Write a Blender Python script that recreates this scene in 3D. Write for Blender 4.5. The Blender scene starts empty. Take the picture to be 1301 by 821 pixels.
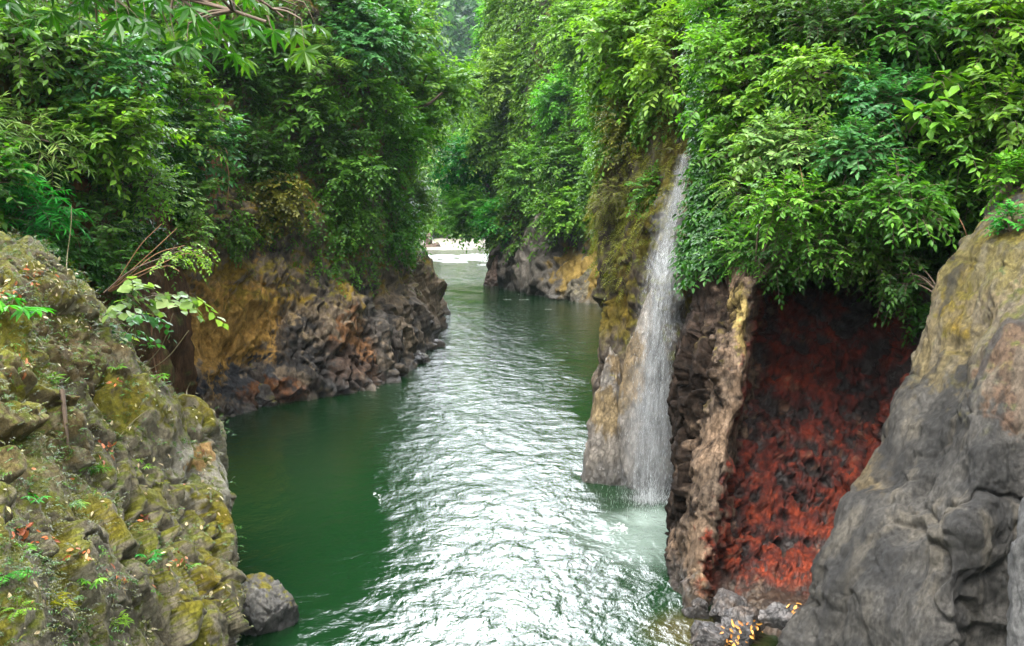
import bpy, math
import numpy as np
from mathutils import Vector
from mathutils.bvhtree import BVHTree

SC = bpy.context.scene
COL = SC.collection
rad = math.radians

# ------------------------------------------------------------------ camera, sky, sun, exposure
CAM = np.array([0.0, 0.0, 6.0])
FPX, CX, CY, HOR = 1250.0, 650.5, 410.5, 265.0      # in pixels of the 1301 x 821 photograph
PITCH = math.atan((CY - HOR) / FPX)
cam_d = bpy.data.cameras.new('camera')
cam = bpy.data.objects.new('camera', cam_d)
COL.objects.link(cam)
cam.location = CAM
cam.rotation_euler = (math.pi / 2 - PITCH, 0, 0)
cam_d.sensor_width = 36.0
cam_d.lens = 36.0 * FPX / 1301.0
cam_d.clip_start = 0.1
cam_d.clip_end = 6000.0
SC.camera = cam

SUN_EL, SUN_AZ = rad(62), rad(-150)                     # azimuth from +Y towards +X
GLARE_LOBE = 28.0
world = bpy.data.worlds.new('World')
SC.world = world
world.use_nodes = True
wn = world.node_tree
wn.nodes.clear()
sky = wn.nodes.new('ShaderNodeTexSky')
sky.sky_type = 'NISHITA'
sky.sun_disc = False
sky.sun_elevation = SUN_EL
sky.sun_rotation = SUN_AZ
sky.air_density = 1.0
sky.dust_density = 4.0
hs = wn.nodes.new('ShaderNodeHueSaturation')         # cloudy sky: less blue
hs.inputs['Saturation'].default_value = 0.2
bg = wn.nodes.new('ShaderNodeBackground')
bg.inputs['Strength'].default_value = 0.15
wo = wn.nodes.new('ShaderNodeOutputWorld')
wn.links.new(sky.outputs[0], hs.inputs['Color'])
tcw = wn.nodes.new('ShaderNodeTexCoord')                # unseen bright patch added to the sky ahead, to put glare on the water
dt = wn.nodes.new('ShaderNodeVectorMath'); dt.operation = 'DOT_PRODUCT'
dt.inputs[1].default_value = (0.0, math.cos(rad(36)), math.sin(rad(36)))
wn.links.new(tcw.outputs['Generated'], dt.inputs[0])
lob = wn.nodes.new('ShaderNodeMapRange'); lob.interpolation_type = 'SMOOTHSTEP'
lob.inputs[1].default_value = math.cos(rad(26)); lob.inputs[2].default_value = math.cos(rad(8))
lob.inputs[3].default_value = 1.0; lob.inputs[4].default_value = GLARE_LOBE
wn.links.new(dt.outputs['Value'], lob.inputs[0])
cn = wn.nodes.new('ShaderNodeTexNoise'); cn.inputs['Scale'].default_value = 5.0; cn.inputs['Detail'].default_value = 5.0
wn.links.new(tcw.outputs['Generated'], cn.inputs['Vector'])
cr_ = wn.nodes.new('ShaderNodeMapRange'); cr_.inputs[1].default_value = .35; cr_.inputs[2].default_value = .65
cr_.inputs[3].default_value = .7; cr_.inputs[4].default_value = 1.3
wn.links.new(cn.outputs['Fac'], cr_.inputs[0])
cm = wn.nodes.new('ShaderNodeMath'); cm.operation = 'MULTIPLY'
wn.links.new(lob.outputs[0], cm.inputs[0]); wn.links.new(cr_.outputs[0], cm.inputs[1])
sc_ = wn.nodes.new('ShaderNodeVectorMath'); sc_.operation = 'SCALE'
wn.links.new(hs.outputs[0], sc_.inputs[0]); wn.links.new(cm.outputs[0], sc_.inputs['Scale'])
wn.links.new(sc_.outputs[0], bg.inputs['Color'])
wn.links.new(bg.outputs[0], wo.inputs['Surface'])

sun_d = bpy.data.lights.new('sun', 'SUN')
sun_d.energy = 3.2
sun_d.angle = rad(45)
sun_d.color = (1.0, 0.96, 0.88)
sun = bpy.data.objects.new('sun', sun_d)
COL.objects.link(sun)
_sd = Vector((math.sin(SUN_AZ) * math.cos(SUN_EL), math.cos(SUN_AZ) * math.cos(SUN_EL), math.sin(SUN_EL)))
sun.rotation_euler = _sd.to_track_quat('Z', 'Y').to_euler()
sun.location = (-20, -40, 90)

SC.view_settings.view_transform = 'Standard'
SC.view_settings.look = 'None'
SC.view_settings.exposure = 2.0
SC.view_settings.gamma = 1.0
SC.view_settings.use_curve_mapping = False
HAZE = 0.00014
SC.render.engine = 'CYCLES'
cy = SC.cycles
cy.max_bounces = 7
cy.diffuse_bounces = 3
cy.glossy_bounces = 2
cy.transmission_bounces = 3
cy.transparent_max_bounces = 10
cy.volume_bounces = 0
cy.caustics_reflective = False
cy.caustics_refractive = False
cy.sample_clamp_indirect = 1.5
cy.sample_clamp_direct = 1.2
cy.use_denoising = True
try:
    cy.denoiser = 'OPENIMAGEDENOISE'
    cy.denoising_input_passes = 'RGB_ALBEDO_NORMAL'
    cy.denoising_prefilter = 'ACCURATE'
except Exception:
    pass

# ------------------------------------------------------------------ pixel <-> world
_c, _s = math.cos(PITCH), math.sin(PITCH)
def ray(px, py):
    a, b = (px - CX) / FPX, (CY - py) / FPX
    d = np.array([a, _c + b * _s, -_s + b * _c])
    return d / d[1]
def at(px, py, Y):
    return CAM + ray(px, py) * Y
def wat(px, py, z=0.0):
    d = ray(px, py)
    return CAM + d * ((z - CAM[2]) / d[2])
def wY(px, py):
    return wat(px, py)[1]
def proj(P):
    q = P - CAM
    zc = q[:, 1] * _c - q[:, 2] * _s
    yc = q[:, 1] * _s + q[:, 2] * _c
    return CX + FPX * q[:, 0] / zc, CY - FPX * yc / zc

# ------------------------------------------------------------------ noise
def _h(ix, iy, iz, s):
    h = (ix.astype(np.uint32) * np.uint32(374761393) + iy.astype(np.uint32) * np.uint32(668265263)
         + iz.astype(np.uint32) * np.uint32(2246822519) + np.uint32((s * 3266489917) & 0xffffffff))
    h = (h ^ (h >> np.uint32(15))) * np.uint32(2246822519)
    h = (h ^ (h >> np.uint32(13))) * np.uint32(3266489917)
    return h ^ (h >> np.uint32(16))
def perlin(p, seed=0):
    i = np.floor(p).astype(np.int64)
    f = p - i
    u = f * f * f * (f * (f * 6 - 15) + 10)
    out = 0
    for dx in (0, 1):
        wx = u[:, 0] if dx else 1 - u[:, 0]
        for dy in (0, 1):
            wy = u[:, 1] if dy else 1 - u[:, 1]
            for dz in (0, 1):
                wz = u[:, 2] if dz else 1 - u[:, 2]
                h = _h(i[:, 0] + dx, i[:, 1] + dy, i[:, 2] + dz, seed)
                gx = (h & np.uint32(1023)).astype(np.float64) / 511.5 - 1
                gy = ((h >> np.uint32(10)) & np.uint32(1023)).astype(np.float64) / 511.5 - 1
                gz = ((h >> np.uint32(20)) & np.uint32(1023)).astype(np.float64) / 511.5 - 1
                out = out + wx * wy * wz * (gx * (f[:, 0] - dx) + gy * (f[:, 1] - dy) + gz * (f[:, 2] - dz))
    return out * 1.3
def fbm(p, oct=5, seed=0, gain=0.5, lac=2.03):
    a, t = 1.0, 0
    q = p.copy()
    for k in range(oct):
        t = t + a * perlin(q, seed + 17 * k)
        q = q * lac + 3.7
        a *= gain
    return t
def ridged(p, oct=5, seed=0, gain=0.5):
    a, t = 1.0, 0
    q = p.copy()
    for k in range(oct):
        t = t + a * (1 - 2.2 * np.abs(perlin(q, seed + 13 * k)))
        q = q * 2.05 + 1.3
        a *= gain
    return t * 0.5
def voro(p, seed=0):
    i = np.floor(p).astype(np.int64)
    n = len(p)
    f1 = np.full(n, 9.0); f2 = np.full(n, 9.0)
    cid = np.zeros(n, np.uint32); cen = np.zeros((n, 3))
    for dx in (-1, 0, 1):
        for dy in (-1, 0, 1):
            for dz in (-1, 0, 1):
                c = i + np.array([dx, dy, dz])
                h = _h(c[:, 0], c[:, 1], c[:, 2], seed)
                q = c + np.stack([(h & np.uint32(1023)) / 1023.0, ((h >> np.uint32(10)) & np.uint32(1023)) / 1023.0,
                                  ((h >> np.uint32(20)) & np.uint32(1023)) / 1023.0], 1)
                d = np.sqrt(((q - p) ** 2).sum(1))
                m = d < f1
                f2 = np.where(m, f1, np.minimum(f2, d))
                f1 = np.where(m, d, f1)
                cid = np.where(m, h, cid)
                cen = np.where(m[:, None], q, cen)
    return f1, f2, cid, cen
def sstep(a, b, x):
    t = np.clip((x - a) / (b - a), 0, 1)
    return t * t * (3 - 2 * t)
def nrm(v):
    return v / np.maximum(np.linalg.norm(v, axis=-1, keepdims=True), 1e-9)

# ------------------------------------------------------------------ mesh helpers
def mesh_np(name, V, F, smooth=True, attrs=None):
    """F: (n,3) or (n,4) array, or a list of such arrays"""
    Fs = F if isinstance(F, list) else [F]
    me = bpy.data.meshes.new(name)
    me.vertices.add(len(V))
    me.vertices.foreach_set('co', np.ascontiguousarray(V, np.float32).ravel())
    idx = np.concatenate([f.ravel() for f in Fs]).astype(np.int32)
    tot = np.concatenate([np.full(len(f), f.shape[1], np.int32) for f in Fs])
    st = np.concatenate([[0], np.cumsum(tot)[:-1]]).astype(np.int32)
    me.loops.add(len(idx))
    me.loops.foreach_set('vertex_index', idx)
    me.polygons.add(len(tot))
    me.polygons.foreach_set('loop_start', st)
    me.polygons.foreach_set('loop_total', tot)
    me.update(calc_edges=True)
    me.polygons.foreach_set('use_smooth', np.full(len(tot), smooth, bool))
    for k, a in (attrs or {}).items():
        if a.ndim == 2:
            at_ = me.attributes.new(k, 'FLOAT_COLOR', 'POINT')
            at_.data.foreach_set('color', np.ascontiguousarray(np.concatenate([a, np.ones((len(a), 1))], 1), np.float32).ravel())
        else:
            at_ = me.attributes.new(k, 'FLOAT', 'POINT')
            at_.data.foreach_set('value', np.ascontiguousarray(a, np.float32))
    return me
def tag(o, label=None, cat=None, group=None, kind=None):
    if label: o['label'] = label
    if cat: o['category'] = cat
    if group: o['group'] = group
    if kind: o['kind'] = kind
    return o
def link(name, me, mat=None, parent=None, loc=None):
    o = bpy.data.objects.new(name, me)
    COL.objects.link(o)
    if mat:
        me.materials.clear(); me.materials.append(mat)
    if parent: o.parent = parent
    if loc is not None: o.location = loc
    return o
def empty(name, loc):
    o = bpy.data.objects.new(name, None)
    COL.objects.link(o)
    o.location = loc
    o.empty_display_size = 0.2
    return o
def tubes(paths, radii, sides=5):
    """paths: list of (k,3) arrays; radii: list of (k,) arrays -> V, F(quads)"""
    Vs, Fs, n = [], [], 0
    for P, R in zip(paths, radii):
        k = len(P)
        T = nrm(np.gradient(P, axis=0))
        ref = np.array([0.31, 0.17, 0.93]) if abs(T[:, 2].mean()) < 0.8 else np.array([0.9, 0.3, 0.1])
        A = nrm(np.cross(T, ref)); B = np.cross(T, A)
        ang = np.linspace(0, 2 * np.pi, sides, endpoint=False)
        ring = P[:, None] + R[:, None, None] * (np.cos(ang)[None, :, None] * A[:, None] + np.sin(ang)[None, :, None] * B[:, None])
        Vs.append(ring.reshape(-1, 3))
        i, j = np.meshgrid(np.arange(k - 1), np.arange(sides), indexing='ij')
        j2 = (j + 1) % sides
        Fs.append(np.stack([n + i * sides + j, n + i * sides + j2, n + (i + 1) * sides + j2, n + (i + 1) * sides + j], -1).reshape(-1, 4))
        n += k * sides
    return np.concatenate(Vs), np.concatenate(Fs)
def curve_pts(P, n):
    P = np.asarray(P, float)
    return catmull(P, n)
def catmull(P, n, axis=0, angular=False):
    P = np.moveaxis(np.asarray(P, float), axis, 0)
    k = len(P)
    seg = np.linalg.norm(np.diff(P, axis=0), axis=-1)
    seg = seg.reshape(k - 1, -1).mean(1) + 1e-6
    wt = seg
    if angular:                                          # sample by angular size seen from where the photo was taken
        q = P.reshape(k, -1, 3)
        gx, gy = proj(q.reshape(-1, 3))
        wt = (np.hypot(np.diff(gx.reshape(k, -1), axis=0), np.diff(gy.reshape(k, -1), axis=0)).mean(1)
              + 0.12 * seg * FPX / np.linalg.norm((q[1:] + q[:-1]) / 2 - CAM, axis=-1).mean(1)) + 1e-6
    cum = np.concatenate([[0], np.cumsum(wt)])
    x = np.linspace(0, cum[-1], n)
    i = np.clip(np.searchsorted(cum, x, 'right') - 1, 0, k - 2)
    t = (x - cum[i]) / wt[i]
    p0 = P[np.maximum(i - 1, 0)]; p1 = P[i]; p2 = P[i + 1]; p3 = P[np.minimum(i + 2, k - 1)]
    t = t.reshape((-1,) + (1,) * (P.ndim - 1))
    # finite-difference tangents scaled to the local segment (limits overshoot)
    def s(a): return seg[np.clip(a, 0, k - 2)].reshape(t.shape)
    h1 = s(i); h0 = s(i - 1); h2 = s(i + 1)
    m1 = h1 * ((p1 - p0) / h0 + (p2 - p1) / h1) * 0.5
    m2 = h1 * ((p2 - p1) / h1 + (p3 - p2) / h2) * 0.5
    m1 = np.where((i == 0).reshape(t.shape), p2 - p1, m1)
    m2 = np.where((i == k - 2).reshape(t.shape), p2 - p1, m2)
    t2, t3 = t * t, t * t * t
    r = (2 * t3 - 3 * t2 + 1) * p1 + (t3 - 2 * t2 + t) * m1 + (-2 * t3 + 3 * t2) * p2 + (t3 - t2) * m2
    return np.moveaxis(r, 0, axis)

# ------------------------------------------------------------------ material helpers
def N(nt, typ, **kw):
    n = nt.nodes.new(typ)
    for k, v in kw.items():
        if k in n.inputs: n.inputs[k].default_value = v
        else: setattr(n, k, v)
    return n
def new_mat(name):
    m = bpy.data.materials.new(name)
    m.use_nodes = True
    m.node_tree.nodes.clear()
    return m, m.node_tree
def rock_mat(name, rough=0.85, bump=0.06, scale=6.0, grain=(0.62, 1.35)):
    m, nt = new_mat(name)
    L = nt.links.new
    tc = N(nt, 'ShaderNodeTexCoord')
    col = N(nt, 'ShaderNodeAttribute', attribute_name='Col')
    wet = N(nt, 'ShaderNodeAttribute', attribute_name='wet')
    n1 = N(nt, 'ShaderNodeTexNoise', Scale=scale, Detail=11.0, Roughness=0.68)
    n2 = N(nt, 'ShaderNodeTexNoise', Scale=scale * 7, Detail=5.0, Roughness=0.6)
    vo = N(nt, 'ShaderNodeTexVoronoi', Scale=scale * 1.3, feature='DISTANCE_TO_EDGE')
    mp = N(nt, 'ShaderNodeMapping'); mp.inputs['Scale'].default_value = (1, 1, 0.55)
    wv = N(nt, 'ShaderNodeMixRGB', blend_type='ADD'); wv.inputs[0].default_value = 0.25
    L(tc.outputs['Object'], mp.inputs[0])
    L(mp.outputs[0], n1.inputs['Vector']); L(tc.outputs['Object'], n2.inputs['Vector'])
    L(mp.outputs[0], wv.inputs[1]); L(n1.outputs['Color'], wv.inputs[2]); L(wv.outputs[0], vo.inputs['Vector'])
    r1 = N(nt, 'ShaderNodeMapRange'); r1.inputs[1].default_value = 0.3; r1.inputs[2].default_value = 0.7
    r1.inputs[3].default_value = grain[0]; r1.inputs[4].default_value = grain[1]
    L(n1.outputs['Fac'], r1.inputs[0])
    r2 = N(nt, 'ShaderNodeMapRange'); r2.inputs[1].default_value = 0.3; r2.inputs[2].default_value = 0.7
    r2.inputs[3].default_value = 0.75; r2.inputs[4].default_value = 1.25
    L(n2.outputs['Fac'], r2.inputs[0])
    mu = N(nt, 'ShaderNodeMath', operation='MULTIPLY'); L(r1.outputs[0], mu.inputs[0]); L(r2.outputs[0], mu.inputs[1])
    vm = N(nt, 'ShaderNodeVectorMath', operation='SCALE')
    L(col.outputs['Color'], vm.inputs[0]); L(mu.outputs[0], vm.inputs['Scale'])
    cr = N(nt, 'ShaderNodeMapRange'); cr.inputs[1].default_value = 0.0; cr.inputs[2].default_value = 0.07
    L(vo.outputs['Distance'], cr.inputs[0])
    hsum = N(nt, 'ShaderNodeMath', operation='MULTIPLY_ADD'); hsum.inputs[1].default_value = 0.22
    L(cr.outputs[0], hsum.inputs[0]); L(n1.outputs['Fac'], hsum.inputs[2])
    h2 = N(nt, 'ShaderNodeMath', operation='MULTIPLY_ADD'); h2.inputs[1].default_value = 0.2
    L(n2.outputs['Fac'], h2.inputs[0]); L(hsum.outputs[0], h2.inputs[2])
    bp = N(nt, 'ShaderNodeBump', Strength=0.9, Distance=bump)
    L(h2.outputs[0], bp.inputs['Height'])
    ro = N(nt, 'ShaderNodeMapRange'); ro.inputs[3].default_value = rough; ro.inputs[4].default_value = 0.22
    L(wet.outputs['Fac'], ro.inputs[0])
    pr = N(nt, 'ShaderNodeBsdfPrincipled')
    L(vm.outputs[0], pr.inputs['Base Color']); L(ro.outputs[0], pr.inputs['Roughness']); L(bp.outputs[0], pr.inputs['Normal'])
    sp = N(nt, 'ShaderNodeMapRange'); sp.inputs[3].default_value = 0.08; sp.inputs[4].default_value = 0.7
    L(wet.outputs['Fac'], sp.inputs[0]); L(sp.outputs[0], pr.inputs['Specular IOR Level'])
    out = N(nt, 'ShaderNodeOutputMaterial'); L(pr.outputs[0], out.inputs[0])
    return m
def leaf_mat(name, c0, c1, c2, trans=0.42, rough=0.42):
    m, nt = new_mat(name)
    L = nt.links.new
    a = N(nt, 'ShaderNodeAttribute', attribute_name='rnd')
    oi = N(nt, 'ShaderNodeObjectInfo')
    rp = N(nt, 'ShaderNodeValToRGB')
    e = rp.color_ramp.elements
    e[0].position = 0.05; e[0].color = (*c0, 1)
    e[1].position = 0.96; e[1].color = (*c2, 1)
    x = e.new(0.55); x.color = (*c1, 1)
    L(a.outputs['Fac'], rp.inputs[0])
    hv = N(nt, 'ShaderNodeHueSaturation')
    mr = N(nt, 'ShaderNodeMapRange'); mr.inputs[3].default_value = 0.485; mr.inputs[4].default_value = 0.515
    L(oi.outputs['Random'], mr.inputs[0]); L(mr.outputs[0], hv.inputs['Hue'])
    L(rp.outputs[0], hv.inputs['Color'])
    pr = N(nt, 'ShaderNodeBsdfPrincipled', Roughness=rough)
    pr.inputs['Specular IOR Level'].default_value = 0.25
    L(hv.outputs[0], pr.inputs['Base Color'])
    tr = N(nt, 'ShaderNodeBsdfTranslucent')
    g = N(nt, 'ShaderNodeMixRGB', blend_type='MULTIPLY'); g.inputs[0].default_value = 1.0
    g.inputs[2].default_value = (1.35, 1.5, 0.5, 1)
    L(hv.outputs[0], g.inputs[1]); L(g.outputs[0], tr.inputs[0])
    mx = N(nt, 'ShaderNodeMixShader'); mx.inputs[0].default_value = trans
    L(pr.outputs[0], mx.inputs[1]); L(tr.outputs[0], mx.inputs[2])
    out = N(nt, 'ShaderNodeOutputMaterial'); L(mx.outputs[0], out.inputs[0])
    return m
def plain_mat(name, c, rough=0.8, var=0.35, scale=12.0, bump=0.01):
    m, nt = new_mat(name)
    L = nt.links.new
    tc = N(nt, 'ShaderNodeTexCoord')
    n1 = N(nt, 'ShaderNodeTexNoise', Scale=scale, Detail=8.0, Roughness=0.65)
    L(tc.outputs['Object'], n1.inputs['Vector'])
    mr = N(nt, 'ShaderNodeMapRange'); mr.inputs[1].default_value = 0.3; mr.inputs[2].default_value = 0.7
    mr.inputs[3].default_value = 1 - var; mr.inputs[4].default_value = 1 + var
    L(n1.outputs['Fac'], mr.inputs[0])
    vm = N(nt, 'ShaderNodeVectorMath', operation='SCALE'); vm.inputs[0].default_value = c
    L(mr.outputs[0], vm.inputs['Scale'])
    bp = N(nt, 'ShaderNodeBump', Strength=0.8, Distance=bump); L(n1.outputs['Fac'], bp.inputs['Height'])
    pr = N(nt, 'ShaderNodeBsdfPrincipled', Roughness=rough)
    L(vm.outputs[0], pr.inputs['Base Color']); L(bp.outputs[0], pr.inputs['Normal'])
    out = N(nt, 'ShaderNodeOutputMaterial'); L(pr.outputs[0], out.inputs[0])
    return m

# ------------------------------------------------------------------ rock surfaces
ROCKS = []           # dicts: name, V, F, Nrm, grid
def displace(V, Nn, big, blk, fine, seed, tall=1.0):
    D = np.zeros(len(V))
    w = np.stack([fbm(V * 0.9, 3, seed + 5), fbm(V * 0.9, 3, seed + 6), fbm(V * 0.9, 3, seed + 7)], 1)
    if big:
        D += big[0] * fbm(V / big[1], 4, seed) + big[0] * 0.5 * (ridged(V / big[1] * 1.7, 4, seed + 1) - 0.5)
    for k, (a, s) in enumerate(blk):
        q = V / s * np.array([1, 1, 0.8]) + w * 0.45
        f1, f2, cid, cen = voro(q, seed + 31 * k)
        rd = np.stack([(cid & np.uint32(255)) / 127.5 - 1, ((cid >> np.uint32(8)) & np.uint32(255)) / 127.5 - 1,
                       ((cid >> np.uint32(16)) & np.uint32(255)) / 127.5 - 1], 1)
        off = ((cid >> np.uint32(24)) & np.uint32(255)) / 255.0 - 0.5
        am = np.clip(0.55 + 1.5 * fbm(V / (s * 3.1) + 9.1 * k, 2, seed + 77 + k), 0.05, 1.5)
        D += a * am * (((q - cen) * rd).sum(1) * 0.8 + off * 0.9)
        D -= a * am * 0.8 * (1 - sstep(0.0, 0.07, f2 - f1))
    if fine:
        D += fine[0] * (ridged(V / fine[1] * [1, 1, tall], 6, seed + 9, 0.6) - 0.5)
    return D
def grid_faces(nu, nv):
    i, j = np.meshgrid(np.arange(nu - 1), np.arange(nv - 1), indexing='ij')
    a = i * nv + j
    return np.stack([a, a + nv, a + nv + 1, a + 1], -1).reshape(-1, 4)
def grid_normals(G):
    du = np.gradient(G, axis=0); dv = np.gradient(G, axis=1)
    return nrm(np.cross(du, dv))
def loft(name, ctrl, nu, nv, big=None, blk=(), fine=None, seed=1, flute=None, tall=1.0):
    G = catmull(catmull(np.asarray(ctrl, float), nu, 0, True), nv, 1, True)
    Nn = grid_normals(G)
    gx, gy = proj(G.reshape(-1, 3))
    seen = ((gx > 0) & (gx < 1301) & (gy > 0) & (gy < 821)).reshape(nu, nv)

    flip = np.mean((((CAM - G) * Nn).sum(-1) > 0)[seen]) < 0.5

    if flip: Nn = -Nn
    V = G.reshape(-1, 3); n = Nn.reshape(-1, 3)
    D = displace(V, n, big, blk, fine, seed, tall)
    if flute:                                            # runnels worn down the face by water
        wv = np.stack([fbm(V * .8, 3, seed + 50), fbm(V * .8, 3, seed + 51), 0 * D], 1) * .35
        fl = (V + wv) / flute[1] * [1, 1, .28]
        D += flute[0] * (ridged(fl * .8, 3, seed + 52, .45) - .5) - flute[0] * .9 * sstep(.80, .97, 1 - np.abs(perlin((V + wv * 2) / 1.1 * [1, 1, .5], seed + 53)) * 1.0) * sstep(0, .4, fbm(V / 1.5, 2, seed + 54))
    Dg = D.reshape(nu, nv)
    for _ in range(2):                                   # no single-vertex steps between the broken faces
        Dp = np.pad(Dg, 1, mode='edge')
        Dg = (Dp[:-2, 1:-1] + Dp[2:, 1:-1] + Dp[1:-1, :-2] + Dp[1:-1, 2:] + 2 * Dp[1:-1, 1:-1]) / 6
    D = Dg.ravel()
    V = V + n * D[:, None]
    F = grid_faces(nu, nv)
    if flip: F = F[:, ::-1]
    n2 = grid_normals(V.reshape(nu, nv, 3)).reshape(-1, 3)
    if flip: n2 = -n2
    r = dict(name=name, V=V, F=F, N=n2, seed=seed, D=D, nu=nu, nv=nv)
    ROCKS.append(r)
    return r
def ico(sub):
    import bmesh
    bm = bmesh.new()
    bmesh.ops.create_icosphere(bm, subdivisions=sub, radius=1)
    V = np.array([v.co[:] for v in bm.verts]); F = np.array([[v.index for v in f.verts] for f in bm.faces])
    bm.free()
    return V, F
_ICO = {}
def boulder(name, c, r, seed, sub=6, cuts=9, taper=0.0, lean=(0, 0), blk=None, fine=None, big=0.18, h0=.62):
    """a faceted rock about c with half sizes r; taper narrows it upwards"""
    if sub not in _ICO: _ICO[sub] = ico(sub)
    V, F = _ICO[sub]; V = V.copy()
    rg = np.random.default_rng(seed)
    for k in range(cuts):
        d = nrm(rg.normal(size=3) * np.array([1, 1, 0.7]))
        h = rg.uniform(h0, 0.9)
        s = V @ d - h
        V = V - np.maximum(s, 0)[:, None] * d * 0.92
    n = nrm(V)
    V = V + n * (big * fbm(V * 1.4 + seed, 4, seed))[:, None]
    zz = (V[:, 2] + 1) / 2
    k = 1 - taper * np.clip(zz, 0, 1)
    V[:, 0] = V[:, 0] * k + lean[0] * zz; V[:, 1] = V[:, 1] * k + lean[1] * zz
    V = V * np.asarray(r) + np.asarray(c)
    m = min(r)
    D = displace(V, n, None, blk if blk is not None else ((0.10 * m, 0.8 * m),), fine or (0.09 * m, 0.6 * m), seed)
    V = V + n * D[:, None]
    e = rg  # normals from faces
    fn = np.cross(V[F[:, 1]] - V[F[:, 0]], V[F[:, 2]] - V[F[:, 0]])
    n2 = np.zeros_like(V)
    for q in range(3): np.add.at(n2, F[:, q], fn)
    r_ = dict(name=name, V=V, F=F, N=nrm(n2), seed=seed, D=D)
    ROCKS.append(r_)
    return r_
def C(*pts):
    """column of (px, py, Y) -> world points"""
    return [at(*p) for p in pts]
def W(px, py, z=-0.9, dy=0.0):
    p = wat(px, py); p[2] = z; p[1] += dy
    return p
def wcol(px, py, *rows):
    """column that starts on the water at (px,py); rows (px,py,dY) are set back dY from there"""
    y0 = wY(px, py)
    return [W(px, py), wat(px, py)] + [at(a, b, y0 + d) for a, b, d in rows]

# left bank behind the crag
bank = loft('left_bank', [
    C((-700, 700, 9), (-700, 400, 12), (-700, 200, 15), (-700, 0, 18), (-700, -55, 23), (-700, -90, 34)),
    C((-350, 620, 11), (-350, 350, 14), (-350, 200, 17), (-350, 0, 19), (-350, -55, 24), (-350, -90, 35)),
    C((-100, 620, 13), (-100, 370, 15.5), (-100, 220, 18), (-100, 0, 20), (-100, -55, 25), (-100, -90, 37)),
    C((60, 640, 15.5), (60, 400, 17.5), (60, 240, 19.5), (60, 0, 21.5), (60, -55, 27), (60, -90, 39)),
    C((140, 680, 18), (145, 440, 20), (150, 270, 21.5), (150, 0, 23.5), (150, -55, 29), (150, -90, 41)),
    C((215, 680, 21), (210, 470, 22.5), (200, 300, 23.5), (205, 0, 26.5), (210, -55, 32), (215, -90, 44)),
    C((240, 640, 26), (240, 470, 27), (232, 300, 28), (230, 0, 30.5), (232, -55, 36), (240, -90, 49)),
    C((262, 600, 33), (262, 470, 34), (260, 300, 35), (258, 0, 38), (258, -55, 44), (260, -90, 56)),
], 260, 260, big=(0.5, 3.0), blk=((0.12, 0.9),), fine=(0.12, 0.5), seed=11)

# left cliff in the middle distance
cliffL = loft('left_cliff', [
    wcol(120, 575, (120, 470, .8), (130, 380, 1.4), (140, 280, 2.2), (150, 120, 4), (150, -60, 6), (150, -85, 17)),
    wcol(205, 552, (200, 490, .8), (205, 400, 1.6), (215, 310, 2.6), (225, 150, 4), (225, -60, 6), (225, -85, 17)),
    wcol(278, 535, (270, 480, .3), (262, 400, 1.0), (268, 310, 2.0), (270, 150, 3.4), (270, -60, 5.5), (270, -85, 16)),
    wcol(350, 516, (345, 462, .2), (338, 390, .9), (340, 310, 2.0), (345, 150, 3.4), (345, -60, 5.5), (345, -85, 16)),
    wcol(420, 503, (418, 455, .2), (412, 385, .8), (410, 310, 1.8), (412, 150, 3.2), (412, -60, 5.2), (412, -85, 16)),
    wcol(488, 487, (484, 440, .2), (472, 375, .9), (468, 310, 2.0), (470, 150, 3.2), (472, -60, 5.0), (472, -85, 16)),
    wcol(530, 462, (520, 415, .5), (508, 360, 1.2), (500, 310, 2.0), (505, 150, 3), (505, -60, 5.0), (505, -85, 16)),
    wcol(560, 415, (552, 385, .2), (536, 345, .8), (518, 312, 1.6), (508, 150, 3), (508, -60, 5.0), (520, -85, 17)),
    wcol(558, 388, (552, 370, .0), (536, 340, .3), (520, 318, 1.0), (508, 160, 3), (508, -60, 6.0), (525, -85, 19)),
    wcol(528, 355, (524, 345, .0), (515, 330, 1), (505, 300, 4), (498, 160, 6), (495, -60, 10.0), (512, -85, 28)),
    wcol(480, 335, (500, 326, .0), (495, 315, 2), (490, 290, 6), (485, 160, 12), (482, -60, 18.0), (480, -85, 38)),
], 880, 480, big=(0.9, 3.6), blk=((0.5, 2.6), (0.28, 1.1), (0.12, .45)), fine=(0.16, 0.6), seed=23)

# far right bank
cliffF = loft('far_bank', [
    wcol(660, 331, (660, 322, 1), (658, 305, 4), (655, 200, 8), (652, 80, 14), (650, -60, 20), (650, -85, 42)),
    wcol(634, 345, (634, 330, .5), (636, 305, 3), (640, 200, 7), (632, 80, 11), (635, -60, 16), (640, -85, 34)),
    wcol(628, 362, (628, 340, .3), (634, 312, 2), (640, 200, 6), (636, 80, 10), (640, -60, 15), (650, -85, 32)),
    wcol(645, 369, (645, 345, .3), (650, 312, 2), (655, 200, 6), (660, 80, 9), (665, -60, 14), (670, -85, 31)),
    wcol(695, 378, (695, 350, .3), (700, 312, 2), (702, 200, 5), (705, 80, 8), (710, -60, 13), (710, -85, 29)),
    wcol(750, 385, (750, 352, .3), (755, 312, 2), (755, 200, 5), (757, 80, 7), (760, -60, 11), (760, -85, 27)),
    wcol(800, 398, (800, 360, .3), (802, 312, 1.5), (803, 200, 4), (805, 80, 6), (808, -60, 9), (810, -85, 25)),
    wcol(870, 440, (870, 400, .3), (870, 320, 1.5), (872, 200, 3), (875, 80, 5), (880, -60, 8), (880, -85, 23)),
], 360, 240, big=(0.8, 6.0), blk=((0.6, 5.0), (0.35, 2.0)), fine=(0.25, 1.2), seed=37)

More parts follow.
